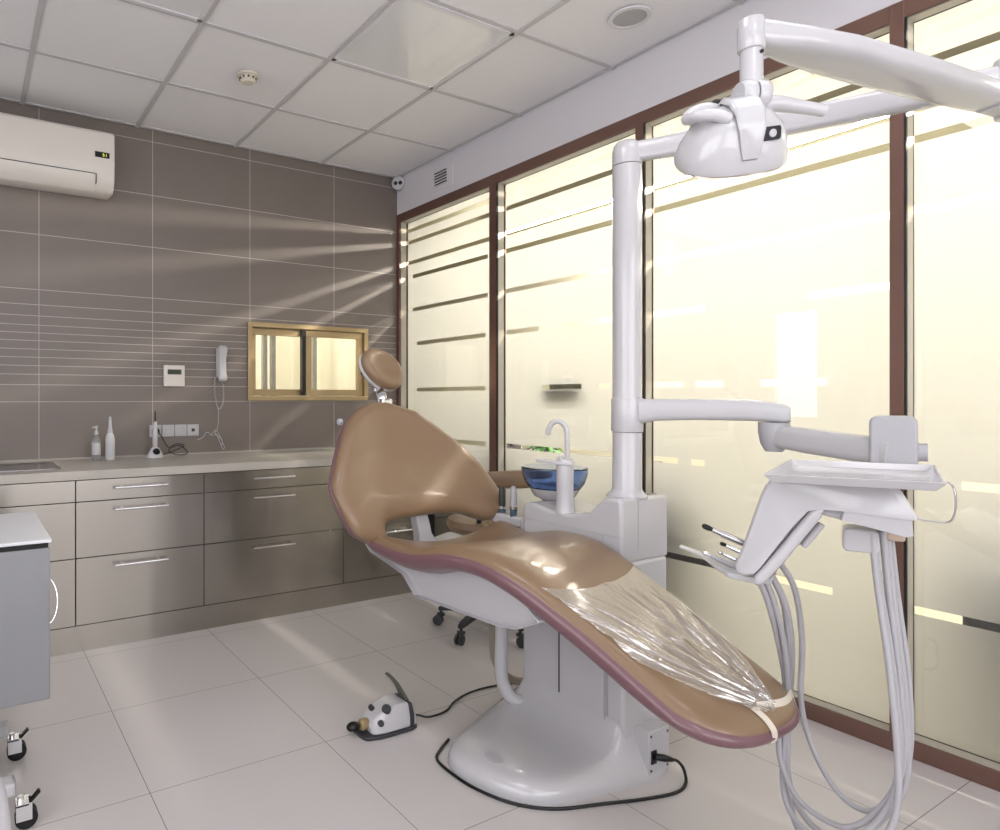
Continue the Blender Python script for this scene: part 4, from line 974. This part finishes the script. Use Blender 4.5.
# x axis: from nose (left) to heel (right)
b = B(); sect = []
for x, w_ in ((-.115, .030), (-.105, .050), (-.06, .062), (0, .066), (.07, .066), (.098, .058), (.108, .040)):
    sect.append([F(x, -w_, .0), F(x, w_, .0), F(x, w_, .012), F(x, -w_, .012)])
loft(b, sect); obj('rubber_base', b, DARK, fp, bev=.003)
b = B(); sect = []
for x, w0, w1, z in ((-.082, .040, .020, .040), (-.066, .052, .032, .062), (-.03, .058, .040, .082), (.02, .060, .044, .094), (.062, .060, .046, .094), (.072, .058, .044, .090)):
    sect.append([F(x, -w0, .012), F(x, w0, .012), F(x, w0*.97, z*.55), F(x, w1, z), F(x, -w1, z), F(x, -w0*.97, z*.55)])
loft(b, sect); hs = obj('housing', b, WHITE, fp, bev=.006, seg=3)
b = B(); sect = []
for x, w0, z in ((.072, .061, .094), (.086, .061, .088)):
    sect.append([F(x, -w0, .010), F(x, w0, .010), F(x, w0*.97, z*.6), F(x, w0*.7, z), F(x, -w0*.7, z), F(x, -w0*.97, z*.6)])
loft(b, sect); obj('rear_band', b, DARK, fp, bev=.002)
b = B(); sect = []
for x, w0, z in ((.086, .058, .084), (.102, .052, .070), (.106, .044, .05)):
    sect.append([F(x, -w0, .012), F(x, w0, .012), F(x, w0*.9, z*.6), F(x, w0*.6, z), F(x, -w0*.6, z), F(x, -w0*.9, z*.6)])
loft(b, sect); obj('rear_cap', b, WHITE, fp, bev=.004)
# lifting stirrup
b = B(); sect = []
for x, z, w_ in ((.080, .085, .030), (.070, .110, .018), (.050, .145, .013), (.028, .172, .010), (.012, .188, .008), (.004, .194, .006)):
    sect.append([F(x-.004, -w_, z-.003), F(x-.004, w_, z-.003), F(x+.006, w_, z+.003), F(x+.006, -w_, z+.003)])
loft(b, sect); obj('stirrup', b, mat('khaki_grey_plastic', '#55554c', .45), fp, bev=.0025, smooth=50)
TAN = mat('tan_plastic', '#93805f', .5)
b = B(); lathe(b, [(0, 0), (.018, 0), (.020, .006), (.020, .026), (.015, .032), (0, .033)], F(-.075, .0, .036), (F(-1, 0, 0)-F(0, 0, 0)), n=28); obj('lever_collar', b, TAN, fp)
b = B(); ball(b, F(-.134, .0, .038), .020, (1.25, 1, .8)); obj('lever_tip', b, BLACK, fp)
for x, y, z, nrm, r, lab in ((-.018, -.034, .084, (-.3, -.6, .8), .017, ''), (-.050, .012, .078, (-.6, 0, .8), .010, ''), (-.052, -.050, .050, (-.4, -1, .25), .011, '')):
    n3 = F(*nrm)-F(0, 0, 0); n3 = n3.normalized()
    obj('knob', lathe(B(), [(0, -.004), (r, -.004), (r, .006), (r*.85, .010), (r*.35, .010), (r*.3, .006), (0, .006)], F(x, y, z), n3, n=24), DARK, hs)
tg = obj('foot_control_cable', tube(B(), [F(.100, -.01, .022), F(.135, -.01, .018), (1.47, 1.93, .012), (1.56, 1.945, .006), (1.64, 1.99, .006), (1.74, 2.02, .006), (1.85, 2.02, .006), (1.96, 1.99, .008)], .004, n=8), BLACK)
tag(tg, 'thin black cable running from the foot pedal toward the back of the base', 'cable')
t = thing('power_cable', 'black cable curling round the front of the chair base to its socket', 'cable', (1.6, 1.25, 0))
obj('cord', tube(B(), [(1.44, 1.78, .005), (1.38, 1.745, .005), (1.328, 1.70, .005), (1.318, 1.61, .005), (1.33, 1.51, .005), (1.375, 1.405, .005), (1.46, 1.328, .005), (1.60, 1.275, .005), (1.72, 1.232, .005), (1.83, 1.205, .005), (1.895, 1.215, .008), (1.925, 1.24, .03), (1.91, 1.25, .055), (1.885, 1.255, .066)], .0048, n=10), BLACK, t)
obj('plug', tube(B(), [(1.89, 1.253, .064), (1.865, 1.265, .070), (1.842, 1.281, .072)], [.006, .011, .009], n=12, smooth=4), BLACK, t)

# ================================================================== MOBILE CART AT THE LEFT
CDX = .008
ct = thing('mobile_cart', 'grey steel mobile cabinet on castors at the left edge', 'cart', (-.05, 2.2, 0))
obj('cabinet_body', Bx(-.36, .200, 1.955, 2.455, .355, .768), CARTM, ct, bev=.003)
obj('top_board', Bx(-.362, .204, 1.950, 2.460, .783, .792), CARTT, ct, bev=.002)
obj('top_gap', Bx(-.355, .196, 1.96, 2.45, .767, .784), BLACK, ct, smooth=0)
obj('pedestal', Bx(-.20, .02, 2.10, 2.34, .12, .356), CARTM, ct, bev=.004)
b = B(); h = []
for k in range(15):
    a = PI*k/14; h.append((.200+.030*math.sin(a), 2.06+.02*math.cos(a), .595+.062*math.cos(a)))
tube(b, h, .0022, n=8, smooth=0); obj('handle', b, CHROME, ct)
b = B(); box(b, -.33, .12, 2.36, 2.42, .085, .125); box(b, -.33, .12, 2.0, 2.06, .085, .125); box(b, -.14, -.02, 2.0, 2.42, .086, .124); obj('castor_frame', b, WHITE2, ct, bev=.01)
for x, y in ((.13, 2.39), (.13, 2.0), (-.29, 2.39), (-.29, 2.03)):
    b = B(); cyl(b, (x, y, .05), (x, y, .088), .008, 12); box(b, x-.012, x+.028, y-.022, y-.018, .028, .072); box(b, x-.012, x+.028, y+.018, y+.022, .028, .072); box(b, x-.012, x+.02, y-.022, y+.022, .068, .075)
    cs = obj('castor_fork', b, CHROME, ct)
    b = B()
    for q in (-1, 1): lathe(b, [(0, 0), (.022, 0), (.029, .003), (.029, .013), (.022, .0155), (0, .0155)], (x+.014, y+.002*q, .0295), (0, q, 0), n=24)
    obj('castor_wheel', b, BLACK, cs)
    obj('brake_tab', loft(B(), [[(x+.02, y-.010, .060), (x+.02, y+.010, .060), (x+.02, y+.010, .066), (x+.02, y-.010, .066)], [(x+.050, y-.008, .088), (x+.050, y+.008, .088), (x+.046, y+.008, .093), (x+.046, y-.008, .093)]]), BLACK, cs)
tg = obj('equipment_hose', tube(B(), [(-.20, 1.42, .66), (-.10, 1.46, .60), (.0, 1.50, .50), (.055, 1.52, .38), (.07, 1.52, .26), (.06, 1.50, .13), (.045, 1.47, .05), (.0, 1.44, .014), (-.1, 1.40, .014), (-.35, 1.38, .014)], .013, n=16, smooth=8), WHITE2)
tag(tg, 'thick white curved tube in front of the grey cart', 'hose')

# ================================================================== CAMERA, WORLD, VIEW
cam = bpy.data.cameras.new('camera'); co = bpy.data.objects.new('camera', cam); COL.objects.link(co)
co.location = (0, 0, 1.1756); co.rotation_euler = (PI/2, 0, 1.0522-PI/2)
cam.sensor_width = 36; cam.lens = 658/1000*36; cam.shift_x = (500-341.3)/1000; cam.shift_y = -(415-398.5)/1000; cam.clip_start = .02
SC.camera = co
wd = bpy.data.worlds.new('world'); SC.world = wd; wd.use_nodes = True
wd.node_tree.nodes['Background'].inputs[0].default_value = (.75, .8, .9, 1); wd.node_tree.nodes['Background'].inputs[1].default_value = .3
vs_ = SC.view_settings; vs_.view_transform = 'Standard'; vs_.look = 'None'; vs_.gamma = 1; vs_.use_curve_mapping = False; vs_.exposure = -0.12
